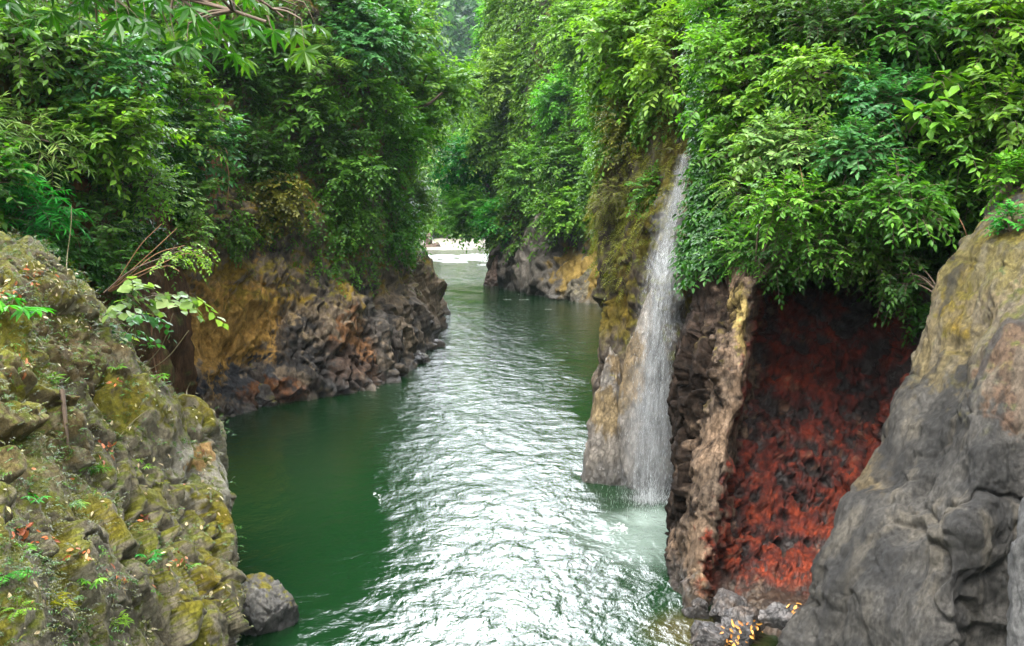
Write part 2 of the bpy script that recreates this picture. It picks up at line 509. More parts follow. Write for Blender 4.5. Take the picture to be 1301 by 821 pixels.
# mossy cliff beside and behind the waterfall
cliffM = loft('waterfall_cliff', [
    wcol(835, 470, (835, 420, .3), (830, 330, 1), (830, 240, 1.6), (832, 120, 3), (835, -60, 5), (840, -85, 16)),
    wcol(790, 505, (788, 440, .3), (788, 350, .8), (790, 250, 1.4), (795, 120, 2.5), (800, -60, 4.5), (805, -85, 16)),
    wcol(762, 546, (764, 470, .3), (770, 380, .7), (766, 260, 1.2), (772, 120, 2.0), (778, -60, 4.0), (780, -85, 15)),
    wcol(776, 570, (772, 490, .5), (785, 390, 1.0), (798, 270, 1.6), (803, 120, 2.4), (808, -60, 4.2), (810, -85, 15)),
    wcol(808, 592, (808, 510, .6), (818, 400, 1.2), (832, 280, 1.5), (842, 130, 2.0), (848, -60, 3.8), (850, -85, 14)),
    wcol(848, 604, (848, 530, .8), (853, 410, 1.4), (864, 285, 1.6), (876, 150, 2.0), (880, -60, 3.6), (882, -85, 14)),
    wcol(880, 606, (882, 540, 1.4), (888, 420, 2.3), (893, 300, 2.6), (900, 150, 2.6), (905, -60, 3.6), (908, -85, 14)),
    wcol(930, 610, (932, 540, 1.2), (935, 420, 2.0), (938, 300, 2.4), (940, 150, 2.6), (945, -60, 3.6), (950, -85, 14)),
    wcol(1010, 615, (1010, 540, 1.2), (1010, 420, 2.0), (1010, 300, 2.4), (1010, 150, 2.6), (1010, -60, 3.6), (1010, -85, 14)),
], 420, 460, big=(0.4, 2.2), blk=((0.22, 1.3), (0.12, 0.55)), fine=(0.10, 0.4), seed=41)

# rust red recess with its pillar, at the right
cliffR = loft('red_cliff', [
    C((905, 900, 17.5), (905, 735, 18.5), (900, 640, 19), (905, 500, 19.5), (915, 390, 20), (920, 310, 20.5), (920, 150, 21.5), (920, -60, 23), (920, -300, 26)),
    C((850, 850, 15.6), (842, 738, 16.0), (862, 630, 16.5), (855, 490, 17.0), (876, 390, 17.5), (890, 310, 18.2), (900, 150, 19.5), (905, -60, 21), (910, -300, 25)),
    C((862, 900, 14.0), (858, 770, 14.7), (878, 650, 15.0), (897, 500, 15.3), (918, 390, 16.0), (930, 310, 17.0), (945, 150, 18.5), (945, -60, 20), (945, -300, 24)),
    C((885, 930, 13.2), (878, 800, 13.9), (900, 690, 14.3), (932, 520, 15.0), (952, 380, 15.8), (962, 310, 16.9), (975, 150, 18.5), (975, -60, 20), (975, -300, 24)),
    C((905, 930, 13.3), (905, 800, 14.1), (922, 690, 15.2), (952, 530, 16.5), (975, 390, 17.8), (985, 325, 18.8), (1000, 215, 16.9), (1000, -60, 19.6), (1000, -300, 24)),
    C((950, 940, 13.0), (950, 800, 13.7), (985, 700, 15.4), (1025, 540, 16.9), (1050, 390, 18.4), (1055, 325, 19.8), (1060, 225, 16.4), (1060, -60, 19.0), (1060, -300, 23)),
    C((1005, 950, 12.6), (1005, 810, 13.3), (1050, 700, 15.3), (1095, 540, 16.7), (1115, 390, 18.2), (1120, 335, 19.4), (1125, 235, 16.1), (1125, -60, 18.6), (1125, -300, 22)),
    C((1060, 950, 12.8), (1070, 810, 13.2), (1105, 700, 14.2), (1150, 540, 15.2), (1180, 390, 16.2), (1190, 325, 17.4), (1195, 210, 16.4), (1200, -60, 18), (1200, -300, 21)),
    C((1180, 950, 12.8), (1190, 810, 13.1), (1210, 690, 13.8), (1240, 540, 14.4), (1260, 390, 15.0), (1270, 310, 15.6), (1275, 150, 16.2), (1280, -60, 17), (1280, -300, 20)),
    C((1360, 950, 12.4), (1360, 810, 12.6), (1360, 690, 13.2), (1370, 540, 13.6), (1380, 390, 14.0), (1390, 310, 14.4), (1395, 150, 15.0), (1400, -60, 15.6), (1400, -300, 19)),
    C((1650, 950, 10), (1650, 810, 10.5), (1650, 690, 11), (1650, 540, 11.5), (1650, 390, 12), (1650, 310, 12.4), (1650, 150, 13.0), (1650, -60, 14), (1650, -300, 17)),
], 600, 500, big=(0.20, 1.6), blk=((0.14, 1.3), (0.03, 0.5)), fine=(0.05, 0.42), seed=53, tall=.35)

# grey rock in the right foreground
grey = loft('grey_rock', [
    C((1120, 960, 14.0), (1130, 780, 14.2), (1170, 680, 14.5), (1210, 560, 15.0), (1240, 440, 15.4), (1265, 340, 16.0), (1300, 250, 17), (1330, 200, 19)),
    C((985, 900, 12.6), (1012, 770, 12.7), (1058, 662, 12.9), (1128, 552, 13.3), (1178, 425, 13.8), (1222, 312, 14.4), (1262, 255, 15.5), (1300, 215, 17.5)),
    C((1030, 940, 11.3), (1062, 790, 11.6), (1108, 670, 11.9), (1160, 562, 12.4), (1205, 432, 13.0), (1244, 305, 13.8), (1280, 245, 15), (1315, 205, 17)),
    C((1100, 980, 10.5), (1130, 810, 10.8), (1165, 680, 11.2), (1200, 565, 11.7), (1238, 432, 12.3), (1272, 300, 13.2), (1305, 238, 14.5), (1335, 200, 16.5)),
    C((1190, 1000, 10.0), (1205, 830, 10.2), (1222, 690, 10.6), (1245, 570, 11.1), (1275, 432, 11.8), (1305, 295, 12.8), (1335, 232, 14.2), (1360, 195, 16.5)),
    C((1262, 1000, 10.3), (1262, 840, 10.5), (1268, 700, 10.8), (1285, 580, 11.0), (1315, 432, 11.5), (1345, 290, 12.5), (1370, 228, 14.0), (1395, 190, 16.5)),
    C((1400, 1000, 10.0), (1400, 840, 10.2), (1400, 700, 10.4), (1400, 580, 10.6), (1410, 432, 11.1), (1430, 290, 12.2), (1450, 228, 13.6), (1470, 190, 16.5)),
    C((1600, 1000, 9.6), (1600, 840, 9.7), (1600, 700, 9.9), (1600, 580, 10.1), (1600, 432, 10.7), (1600, 290, 11.8), (1600, 228, 13.2), (1600, 190, 16.5)),
], 560, 560, big=(0.26, 1.9), blk=((0.10, 1.4), (0.035, 0.4)), fine=(0.05, 0.24), seed=61, tall=.5, flute=(0.07, 0.8))

# mossy crag in the left foreground
crag = loft('mossy_crag', [
    C((-700, 1000, 4.5), (-600, 800, 5.2), (-560, 600, 6.2), (-520, 420, 8.0), (-480, 300, 10.5), (-470, 285, 14)),
    C((-220, 1100, 5.0), (-200, 820, 6.0), (-190, 620, 7.2), (-180, 440, 9.2), (-170, 290, 12), (-170, 290, 15)),
    C((0, 1080, 6.2), (0, 850, 7.2), (0, 650, 8.4), (0, 460, 10.4), (0, 306, 13.2), (0, 320, 15.5)),
    C((105, 1050, 7.6), (105, 870, 8.5), (105, 690, 9.8), (100, 520, 11.8), (88, 350, 14.3), (90, 372, 16.5)),
    C((195, 1030, 9.2), (190, 880, 9.9), (185, 720, 11.0), (172, 570, 12.8), (148, 425, 14.9), (145, 450, 17)),
    C((268, 1010, 10.4), (266, 880, 11.0), (250, 740, 12.1), (230, 610, 13.6), (208, 492, 15.2), (205, 515, 17)),
    C((294, 960, 11.4), (284, 850, 12.0), (280, 735, 12.9), (280, 630, 14.0), (258, 524, 15.3), (252, 545, 17)),
    C((306, 930, 12.1), (292, 840, 12.8), (286, 740, 13.6), (296, 640, 14.5), (272, 550, 15.5), (262, 570, 17)),
    C((296, 900, 13.4), (284, 820, 14.4), (278, 735, 15.0), (284, 650, 15.6), (264, 575, 16.2), (255, 592, 17.4)),
    C((255, 880, 15.5), (250, 800, 16.2), (245, 730, 16.6), (235, 660, 17.0), (220, 600, 17.4), (215, 610, 18)),
], 560, 540, big=(0.26, 1.9), blk=((0.22, 1.3), (0.13, 0.5), (0.05, 0.18)), fine=(0.04, 0.3), seed=71)

# loose rocks
R_cone_tall = boulder('cone_boulder', (at(822, 530, 20.9) * [1, 1, 0] + [0, 0, 1.0]), (0.98, 0.85, 3.1), 5, 6, 10, taper=0.60, lean=(0.02, 0.35), big=0.1)
_p = at(772, 600, 21.6)
R_cone_low = boulder('cone_boulder', (_p[0] - .24, _p[1] - .25, 0.3), (1.0, 0.95, 2.5), 8, 6, 9, taper=0.74, lean=(0.34, 0.3), big=0.1)
R_crag_foot = boulder('shore_boulder', (at(345, 800, 13.7) * [1, 1, 0] + [0, 0, 0.10]), (0.58, 0.62, 0.72), 12, 6, 20, blk=((.10, .5), (.05, .2)), big=.10, h0=.4)
R_edge = boulder('cracked_rock', at(1362, 740, 9.6), (0.60, 0.7, 1.6), 15, 6, 10, taper=0.25)
far_rocks = []
for k, (px, py, a, b, h) in enumerate([(632, 364, 2.0, 1.8, 2.3), (662, 369, 1.9, 1.7, 1.8), (688, 375, 1.3, 1.3, 1.8), (708, 378, 1.7, 1.5, 2.2), (742, 384, 2.0, 1.8, 2.0)]):
    p = wat(px, py)
    far_rocks.append(boulder('shore_boulder', (p[0], p[1] + 1.0, 0.1), (a, b, h), 80 + k, 6, 15, taper=0.3, h0=.45, blk=((.3, 1.3), (.12, .5))))
left_rocks = []
for k, (px, py, a, b, h) in enumerate([(262, 530, 0.9, 0.9, 1.5), (322, 518, 1.0, 0.9, 1.2), (440, 495, 0.8, 0.8, 1.5), (500, 478, 0.75, 0.8, 1.7), (528, 462, 0.9, 0.9, 0.5)]):
    p = wat(px, py)
    left_rocks.append(boulder('shore_boulder', (p[0], p[1] + 0.5, 0.05), (a, b, h), 95 + k, 6, 15, taper=0.35, h0=.45, blk=((.16, .8), (.08, .3))))
foot_rocks = []
for k, (px, py, Y, a, b, h) in enumerate([(905, 812, 13.0, .30, .3, .26), (945, 795, 13.2, .38, .32, .30), (925, 775, 13.7, .30, .3, .3), (990, 780, 12.9, .24, .25, .2), (885, 770, 14.0, .26, .28, .4)]):
    foot_rocks.append(boulder('wet_stone', at(px, py, Y), (a * 1.25, b * 1.2, h), 110 + k, 6, 18, big=.08, h0=.35, blk=((.05, .22),)))

# colliders for placing things
_vs, _fs, _n = [], [], 0
for r in ROCKS:
    if r['F'].shape[1] == 4:
        f = np.concatenate([r['F'][:, :3], r['F'][:, [0, 2, 3]]])
    else: f = r['F']
    _vs.append(r['V']); _fs.append(f + _n); _n += len(r['V'])
BV = BVHTree.FromPolygons(np.concatenate(_vs).tolist(), np.concatenate(_fs).tolist())
del _vs, _fs
def hit(px, py, default=20.0):
    d = ray(px, py)
    h = BV.ray_cast(Vector(CAM), Vector(nrm(d)))
    if h[0] is None: return at(px, py, default), np.array([0, -1, 0.0])
    return np.array(h[0]), np.array(h[1])
def hitY(px, py, default=20.0):
    return hit(px, py, default)[0][1]
def near(p):
    h = BV.find_nearest(Vector(p))
    return np.array(h[0]), np.array(h[1])

# ------------------------------------------------------------------ rock colours (dry albedo, moss, iron, ochre, wet)
def colour(r, base, base2, splats=(), moss=0.0, moss_col=(0.085, 0.085, 0.012), waterline=True, moss_up=0.25, wet0=0.0, moss_z=-9, scale=1.0):
    V, Nn, sd = r['V'], r['N'], r['seed']
    a = fbm(V * 0.55 / scale, 5, sd + 101); b = fbm(V * 2.3 / scale, 5, sd + 102); c = fbm(V * 7.0 / scale, 4, sd + 103)
    base, base2 = np.array(base), np.array(base2)
    t = sstep(-0.5, 0.5, a + 0.5 * b)[:, None]
    col = base * (1 - t) + base2 * t
    col = col * (1 + 0.35 * b + 0.3 * c)[:, None]
    wet = np.full(len(V), wet0)
    for s in splats:
        (px, py), rr, cc = s[0], s[1], np.array(s[2])
        amt = s[3] if len(s) > 3 else 1.0
        w_ = s[4] if len(s) > 4 else None
        p = hit(px, py)[0]
        q = (V - p) / (np.array(rr) if np.ndim(rr) else np.array([rr, rr * 1.3, rr]))
        d = np.sqrt((q ** 2).sum(1)) + 0.65 * b + 0.35 * c + 0.35 * a
        m = amt * (1 - sstep(0.75, 1.1, d))
        col = col * (1 - m)[:, None] + (cc * (1 + 0.35 * c + 0.3 * b)[:, None]) * m[:, None]
        if w_ is not None: wet = wet * (1 - m) + w_ * m
    if moss > 0:
        k = sstep(-0.15, 0.35, (Nn[:, 2] - moss_up) * 0.7 + 0.7 * a + 0.6 * b + 0.4 * c + (moss - 0.5) * 1.5) * sstep(moss_z - 0.6, moss_z + 0.6, V[:, 2] + b)
        mc = np.array(moss_col) * (1 + 0.5 * c + 0.4 * fbm(V * 20, 2, sd + 104))[:, None]
        mc = mc * (1 + np.stack([0.5 * a, 0.1 * a, -0.3 * a], 1))
        col = col * (1 - k)[:, None] + mc * k[:, None]
    if waterline:
        w2 = 1 - sstep(0.15, 0.7, V[:, 2] + 0.35 * b)
        col = col * (1 - 0.6 * w2)[:, None]
        wet = np.maximum(wet, 0.8 * w2)
    r['Col'] = np.clip(col, 0.002, 0.7); r['wet'] = np.clip(wet, 0, 1)
GREY, DARK, OCH, BRN, RED, TAN = (0.17, 0.165, 0.15), (0.03, 0.029, 0.029), (0.33, 0.19, 0.05), (0.20, 0.095, 0.04), (0.20, 0.018, 0.003), (0.30, 0.22, 0.13)
colour(bank, (0.10, 0.05, 0.022), (0.05, 0.028, 0.014), moss=0.35, moss_col=(0.05, 0.06, 0.012))
colour(cliffL, (0.05, 0.043, 0.036), (0.15, 0.115, 0.08), [
    ((290, 425), (1.9, 2.5, 1.9), OCH, .95), ((330, 400), 1.0, OCH, .9), ((240, 500), (1.6, 2, .9), (.045, .045, .05)), ((320, 490), (1.2, 1.5, .8), (.05, .05, .052)),
    ((350, 500), (1.2, 1.5, .5), (.16, .07, .03)), ((450, 445), (.8, 1.5, 1.4), BRN, .8), ((375, 430), (.6, 1, 1.2), DARK, .9), ((430, 470), (1.3, 2, .8), DARK, .8),
    ((540, 375), (1.6, 3, 1.2), (.14, .10, .06), .8), ((480, 400), (1, 2, 1.4), (.06, .055, .05), .9)],
    moss=0.42, moss_col=(0.115, 0.088, 0.016), moss_z=3.0)
colour(cliffF, (0.10, 0.09, 0.078), (0.05, 0.045, 0.038), [((745, 345), (3, 4, 2), (.19, .13, .035), .9)], moss=0.4, moss_z=4.5, scale=2.5)
colour(cliffM, (0.040, 0.033, 0.027), (0.065, 0.05, 0.034), [
    ((775, 480), (.5, 1, 1.6), (.06, .06, .055), .8), ((895, 330), (.7, 1, 2.6), (.012, .011, .01), .9, .5), ((860, 300), (.5, 1.5, 1.8), (.10, .10, .10), .8, .8), ((885, 450), (.5, 1, 1.8), (.05, .02, .014), .9, .7)],
    moss=0.62, moss_col=(0.048, 0.044, 0.009), moss_z=2.6)
RD = [((1000, 450), (.75, 1.4, 1.0)), ((1080, 450), (.8, 1.4, 1.1)), ((1010, 560), (.9, 1.5, 1.0)), ((1090, 560), (.6, 1.4, .9)), ((970, 650), (.65, 1.5, .9)), ((1040, 660), (.6, 1.4, .8)), ((930, 700), (.32, 1.2, .5)), ((1000, 715), (.7, 1.4, .5)), ((960, 560), (.28, 1, .9)), ((975, 470), (.25, 1, .8))]
sp = []
sp += [((1000, 745), (.7, 1, .20), (.04, .018, .007), .95, .8), ((1060, 720), (.3, 1, .4), (.02, .01, .006), .9, .7), ((930, 760), (.5, 1, .35), (.075, .045, .014), .95, .7), ((960, 790), (.6, 1, .3), (.09, .075, .06), .9, .7), ((985, 770), (.3, .8, .12), (.2, .17, .14), .8, .6)]
colour(cliffR, (0.125, 0.085, 0.056), (0.07, 0.052, 0.038), sp + [((940, 400), (.14, .6, .7), (.20, .15, .05), .8), ((965, 395), (.25, .8, .3), (.15, .09, .03), .8)], moss=0.12, moss_z=3.5, moss_col=(0.10, 0.09, 0.015), scale=0.6)
# iron red recess: rust below painted overhang shade, black crusts and pits, orange where the seep runs out
_V, _N = cliffR['V'], cliffR['N']
_x, _y = proj(_V)
_n1, _n2, _n3 = fbm(_V * 1.5, 6, 901, .66), fbm(_V * 6, 4, 902), fbm(_V * .9, 3, 905)
_xe = _x + 26 * _n2 + 16 * _n1
_edge = np.interp(_y, [300, 380, 520, 690, 740], [975, 962, 940, 905, 893])
_in = sstep(-8, 10, _xe - _edge) * sstep(-25, 25, 742 + 30 * _n1 - _y) * sstep(1330, 1250, _x)
_red = np.array([.052, .0046, .0007]) * (1 + .6 * _n2 + .7 * _n1)[:, None] * np.ones((len(_V), 1))
_or = .8 * sstep(.10, .6, .7 * _n1 + .6 * _n2 + .4 * _n3 + .40 * sstep(520, 680, _y) - .12)
_red = _red * (1 - _or)[:, None] + np.array([.098, .0118, .0011]) * (1 + .4 * _n2)[:, None] * _or[:, None]
_blk = np.clip(sstep(.02, .22, -.9 * _n1 + .45 * _n2 + .20 * sstep(480, 370, _y) + .25 * sstep(1090, 1150, _x) - .10) + sstep(.25, .4, fbm(_V * 4.5, 4, 908)), 0, 1)
_red = _red * (1 - .95 * _blk)[:, None] + np.array([.007, .0045, .004]) * (.95 * _blk)[:, None]
_top_shade = sstep(410, 350, _y + 40 * _n1)  # shade of the overhang painted into the colour at the top of the recess
_red = _red * (1 - .9 * _top_shade)[:, None] + np.array([.012, .009, .006]) * (.9 * _top_shade)[:, None]
_fl = sstep(.36, .48, fbm(_V * 6.5, 4, 904)) * sstep(-.1, .2, _n3)
_red = _red * (1 - .6 * _fl)[:, None] + np.array([.12, .06, .035]) * (.6 * _fl)[:, None]
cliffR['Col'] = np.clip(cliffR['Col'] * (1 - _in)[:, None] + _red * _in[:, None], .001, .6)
# black brown flank of the pillar towards the waterfall
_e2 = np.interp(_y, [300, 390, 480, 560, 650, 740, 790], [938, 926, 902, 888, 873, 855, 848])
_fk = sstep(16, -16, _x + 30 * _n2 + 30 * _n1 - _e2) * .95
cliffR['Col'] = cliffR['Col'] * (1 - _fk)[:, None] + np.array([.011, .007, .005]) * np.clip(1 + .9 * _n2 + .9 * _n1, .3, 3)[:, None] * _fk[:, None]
cliffR['wet'] = np.clip(cliffR['wet'] * (1 - _in) + _in * (.30 + .5 * _blk * sstep(.0, .4, _n2)) , 0, 1) * (1 - .8 * _fk)
cliffR['V'] = _V + _N * (_in * (displace(_V, _N, None, ((.15, .6), (.07, .2)), (.05, .2), 906) - .10 * _blk) + _fk * displace(_V, _N, None, ((.22, .8), (.10, .28)), (.06, .3), 907))[:, None]
colour(grey, (0.054, 0.051, 0.046), (0.022, 0.0215, 0.0205), [
    ((1235, 370), (1.0, 1.4, 1.1), (.14, .108, .055), .8), ((1260, 430), (.7, 1, .6), (.12, .095, .058), .6), ((1190, 450), (.35, .8, .9), (.12, .095, .045), .7), ((1100, 600), (.25, .8, .35), (.12, .09, .045), .6),
    ((1120, 600), (.12, .5, .2), (.03, .03, .03), .7), ((1240, 330), (.7, 1, .5), (.10, .085, .022), .7), ((1295, 470), (.3, .6, .8), (.09, .055, .035), .8)],
    moss=0.42, moss_z=4.3, moss_col=(0.075, 0.066, 0.013), wet0=0.2, scale=0.55)
_V = grey['V']                                           # tan and dark streaks washed down the face
_st = fbm(_V * np.array([2.6, 2.6, .30]), 4, 911); _s2 = fbm(_V * np.array([5.5, 5.5, .5]), 3, 912)
_k = sstep(.10, .5, _st + .3 * _s2) * .55 * sstep(.3, 2.5, _V[:, 2])
grey['Col'] = grey['Col'] * (1 - _k)[:, None] + np.array([.10, .088, .068]) * _k[:, None]
_k = sstep(.12, .5, -_st + .35 * _s2) * .75
grey['Col'] = grey['Col'] * (1 - _k)[:, None] + np.array([.012, .0115, .011]) * _k[:, None]
grey['wet'] = np.maximum(grey['wet'], .55 * _k)
colour(crag, (0.095, 0.083, 0.056), (0.235, 0.205, 0.145), [
    ((265, 610), (.5, 1, .7), (.27, .25, .20), .8), ((255, 580), (.18, .5, .15), (.30, .17, .05), .8), ((60, 420), (.9, 1.5, .9), (.09, .06, .02), .7), ((30, 520), (.8, 1.5, .9), (.10, .07, .022), .7), ((130, 500), (.4, .8, .5), (.05, .038, .018), .8)],
    moss=0.54, moss_col=(0.072, 0.074, 0.011), moss_up=0.40, scale=0.5)
for r in (R_cone_tall, R_cone_low):
    colour(r, (0.13, 0.115, 0.098), (0.08, 0.073, 0.066), [((800, 470), (.45, 1.2, .7), (.10, .07, .034), .9), ((770, 520), (.4, 1, .5), (.10, .072, .034), .9)], moss=0.1, scale=0.6, wet0=0.2)
for k, r in enumerate(far_rocks): colour(r, [(.20, .145, .12), (.34, .32, .28), (.34, .16, .08), (.22, .20, .17), (.28, .23, .12)][k], [(.08, .06, .05), (.12, .11, .10), (.12, .06, .04), (.07, .06, .055), (.10, .09, .07)][k], moss=0.15, moss_z=1.5, scale=2.0)
for k, r in enumerate(left_rocks): colour(r, (.05, .047, .045), (.085, .07, .058), moss=0.05)
for k, r in enumerate(foot_rocks): colour(r, (.09, .085, .085), (.05, .035, .025), wet0=0.85, scale=0.35)
colour(R_crag_foot, (.15, .145, .13), (.09, .085, .08), moss=0.12, scale=0.5)
colour(R_edge, (.10, .10, .10), (.07, .07, .07), moss=0.0, wet0=0.3, scale=0.5)

M_rock = rock_mat('rock', bump=0.09, grain=(0.35, 1.6))
M_rock_near = rock_mat('weathered_rock', bump=0.035, scale=9.0)
M_rock_wet = rock_mat('wet_rock', bump=0.07, scale=8.0, grain=(0.1, 1.75))
M_rock_far = rock_mat('far_rock', bump=0.15, scale=2.5)
M_smooth = rock_mat('worn_grey_rock', bump=0.055, scale=20.0, rough=0.85, grain=(0.4, 1.6))
def put_rock(r, mat, name, label, cat=None, kind=None, group=None):
    V = r['V']
    base = np.array([V[:, 0].mean(), V[:, 1].mean(), V[:, 2].min()])
    me = mesh_np(name, V - base, r['F'], True, {'Col': r['Col'], 'wet': r['wet']})
    o = link(name, me, mat, loc=base)
    return tag(o, label, cat, group, kind)
put_rock(bank, M_rock, 'terrain', 'brown earth bank under the bushes behind the left crag', 'bank', 'structure')
put_rock(cliffL, M_rock, 'cliff', 'dark craggy cliff with an ochre face rising from the left side of the river', 'cliff', 'structure')
put_rock(cliffF, M_rock_far, 'cliff', 'far rocky river bank under the bright green trees', 'cliff', 'structure')
put_rock(cliffM, M_rock, 'cliff', 'mossy cliff that the waterfall runs down', 'cliff', 'structure')
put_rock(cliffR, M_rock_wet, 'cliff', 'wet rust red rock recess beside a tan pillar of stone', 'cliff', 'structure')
put_rock(grey, M_smooth, 'rock_outcrop', 'big smooth grey rock with a sandy top beside the rust red recess', 'rock')
put_rock(crag, M_rock_near, 'rock_outcrop', 'broken mossy crag of pale rock with dead leaves in the left foreground', 'rock')
put_rock(R_cone_tall, M_rock, 'boulder', 'tall tapering rock standing behind the falling water', 'boulder')
put_rock(R_cone_low, M_rock, 'boulder', 'low pointed rock with an ochre flank just left of the waterfall', 'boulder')
put_rock(R_crag_foot, M_rock_near, 'boulder', 'fractured grey boulder at the water under the mossy crag', 'boulder')
put_rock(R_edge, M_smooth, 'boulder', 'dark grey rock past the crack at the right edge of the photo', 'boulder')
for r, lb in zip(far_rocks, ['brown rounded rock at the upstream end of the far bank', 'pale grey angular rock beside the brown rounded one on the far bank', 'small reddish rock at the foot of the far bank', 'dark upright rock under the far trees', 'yellowish rock at the far bank nearest the waterfall cliff']):
    put_rock(r, M_rock_far, 'boulder', lb, 'boulder', group='rocks along the far bank')
for r, lb in zip(left_rocks, ['dark grey rock below the ochre face of the left cliff', 'dark rock right of the ochre face at the waterline', 'black rock under the middle of the left cliff', 'upright dark rock near the right end of the left cliff', 'low flat ledge reaching into the river from the left cliff']):
    put_rock(r, M_rock, 'boulder', lb, 'boulder', group='rocks at the foot of the left cliff')
for r, lb in zip(foot_rocks, ['wet black stone lowest below the rust red recess', 'wet bluish stone in the middle of the pile under the red recess', 'brown wet stone on top of the pile under the red recess', 'small wet stone against the grey rock', 'dark wet stone at the foot of the tan pillar']):
    put_rock(r, M_rock_wet, 'stone', lb, 'stone', group='wet stones below the red recess')
# ------------------------------------------------------------------ water
WATER0 = True
ys = [2.0]
while ys[-1] < 175:
    y = ys[-1]; ys.append(y + max(0.04, y * y * 0.00024))
ys = np.array(ys); nx = 720
xs = np.linspace(-1, 1, nx)
hw = np.interp(ys, [0, 10, 20, 30, 60, 175], [11, 12, 14, 17, 26, 50])
cx = np.interp(ys, [0, 30, 60, 175], [0, -1, 0, -4])
X = cx[:, None] + hw[:, None] * xs[None]
Yg = np.repeat(ys[:, None], nx, 1)
P = np.stack([X, Yg, np.zeros_like(X)], -1).reshape(-1, 3)
# stream: calm pool at the left, broken water in the middle and right
mid = np.interp(P[:, 1], [10, 16, 22, 30, 40, 60, 100], [1.2, 0.9, 0.4, -0.6, -1.2, -1.0, -4])
wid = np.interp(P[:, 1], [10, 16, 22, 30, 40, 60, 100], [3.0, 3.2, 3.4, 3.6, 5, 9, 20])
a = fbm(np.stack([P[:, 0] * 0.5, P[:, 1] * 0.16, P[:, 2]], 1), 3, 301)
u = (P[:, 0] - mid) / wid + 0.5 * a
rough = 0.34 + 0.66 * (1 - sstep(0.35, 1.2, np.abs(u)))
rough = np.maximum(rough, 0.55 * sstep(0, 1.5, u))
q = np.stack([P[:, 0], P[:, 1] * 0.8, np.zeros(len(P))], 1)
wq = np.stack([perlin(q * 0.5, 310), perlin(q * 0.5, 311), np.zeros(len(P))], 1) * 0.5
def lod(s): return sstep(2.0, 5.0, s / np.maximum(0.04, P[:, 1] ** 2 * 0.00024))
h = 0.022 * perlin((q + wq) * 0.6, 320) + 0.018 * perlin((q + wq) * 1.3, 321) * lod(.8) + 0.017 * perlin((q + wq) * 2.5, 325) * lod(.4) \
    + 0.025 * (0.5 - np.abs(perlin((q + wq) * 4.2, 322))) * lod(.24) + 0.012 * perlin((q + wq) * 7.5, 323) * lod(.13)
P[:, 2] = h * rough
# foam: rapids far off, splash pool under the fall, thin streaks
fb = fbm(np.stack([P[:, 0] * 0.35, P[:, 1] * 0.25, P[:, 2] * 0], 1), 4, 330)
foam = .8 * (1 - sstep(3, 17, np.abs(P[:, 1] - 121 + 14 * fb))) * sstep(-0.45, 0.1, fb + 0.1)
fp = wat(812, 682)
d = np.sqrt(((P[:, 0] - fp[0]) / 1.5) ** 2 + ((P[:, 1] - fp[1]) / 1.9) ** 2) + 0.25 * fb
aer = 1 - sstep(0.15, 1.15, d)
fs = wat(826, 655)
d2 = np.sqrt(((P[:, 0] - fs[0]) / 0.75) ** 2 + ((P[:, 1] - fs[1]) / 0.9) ** 2) + 0.3 * fbm(q * 2.5, 3, 331)
aer = np.clip(aer * 0.6 + 0.6 * (1 - sstep(0.2, 1.0, d2)), 0, 1)
st = fbm(np.stack([P[:, 0] * 1.1 + 2 * a, P[:, 1] * 0.42, P[:, 2] * 0], 1), 4, 335)
streak = sstep(0.52, 0.72, st) * 0.35 * sstep(0.15, 0.5, rough)
fl = 1.2 * perlin(np.stack([P[:, 0] * 4.0 + a, P[:, 1] * 8.5, P[:, 2] * 0], 1), 337)
fleck = sstep(.62, .72, fl) * sstep(.05, .35, fbm(np.stack([P[:, 0] * .5, P[:, 1] * .3, P[:, 2] * 0], 1), 3, 338)) * .0
foam = np.clip(np.maximum(np.maximum(foam, streak), fleck), 0, 1)
silt = 1 - sstep(0.3, 1.1, np.hypot(P[:, 0] - wat(895, 805)[0], (P[:, 1] - wat(895, 805)[1])) + 0.4 * fb)
m, nt = new_mat('river_water')
L = nt.links.new
tc = N(nt, 'ShaderNodeTexCoord')
mp = N(nt, 'ShaderNodeMapping'); mp.inputs['Scale'].default_value = (1, 0.75, 1)
L(tc.outputs['Object'], mp.inputs[0])
b1 = N(nt, 'ShaderNodeTexNoise', Scale=9.0, Detail=5.0, Roughness=0.6, Distortion=0.4); L(mp.outputs[0], b1.inputs['Vector'])
ra = N(nt, 'ShaderNodeAttribute', attribute_name='rough'); fa = N(nt, 'ShaderNodeAttribute', attribute_name='foam')
ea = N(nt, 'ShaderNodeAttribute', attribute_name='aer'); sa = N(nt, 'ShaderNodeAttribute', attribute_name='silt')
bs = N(nt, 'ShaderNodeMath', operation='MULTIPLY'); bs.inputs[1].default_value = 0.5; L(ra.outputs['Fac'], bs.inputs[0])
bp = N(nt, 'ShaderNodeBump', Distance=0.035); L(b1.outputs['Fac'], bp.inputs['Height']); L(bs.outputs[0], bp.inputs['Strength'])
b2 = N(nt, 'ShaderNodeTexNoise', Scale=2.6, Detail=5.0, Roughness=0.62, Distortion=0.6); L(mp.outputs[0], b2.inputs['Vector'])
bq = N(nt, 'ShaderNodeBump', Distance=0.11); L(b2.outputs['Fac'], bq.inputs['Height']); L(bs.outputs[0], bq.inputs['Strength']); L(bq.outputs[0], bp.inputs['Normal'])
b3 = N(nt, 'ShaderNodeTexNoise', Scale=0.9, Detail=4.0, Roughness=0.6, Distortion=0.5); L(mp.outputs[0], b3.inputs['Vector'])
b4 = N(nt, 'ShaderNodeBump', Distance=0.16); L(b3.outputs['Fac'], b4.inputs['Height']); L(bs.outputs[0], b4.inputs['Strength']); L(b4.outputs[0], bq.inputs['Normal'])
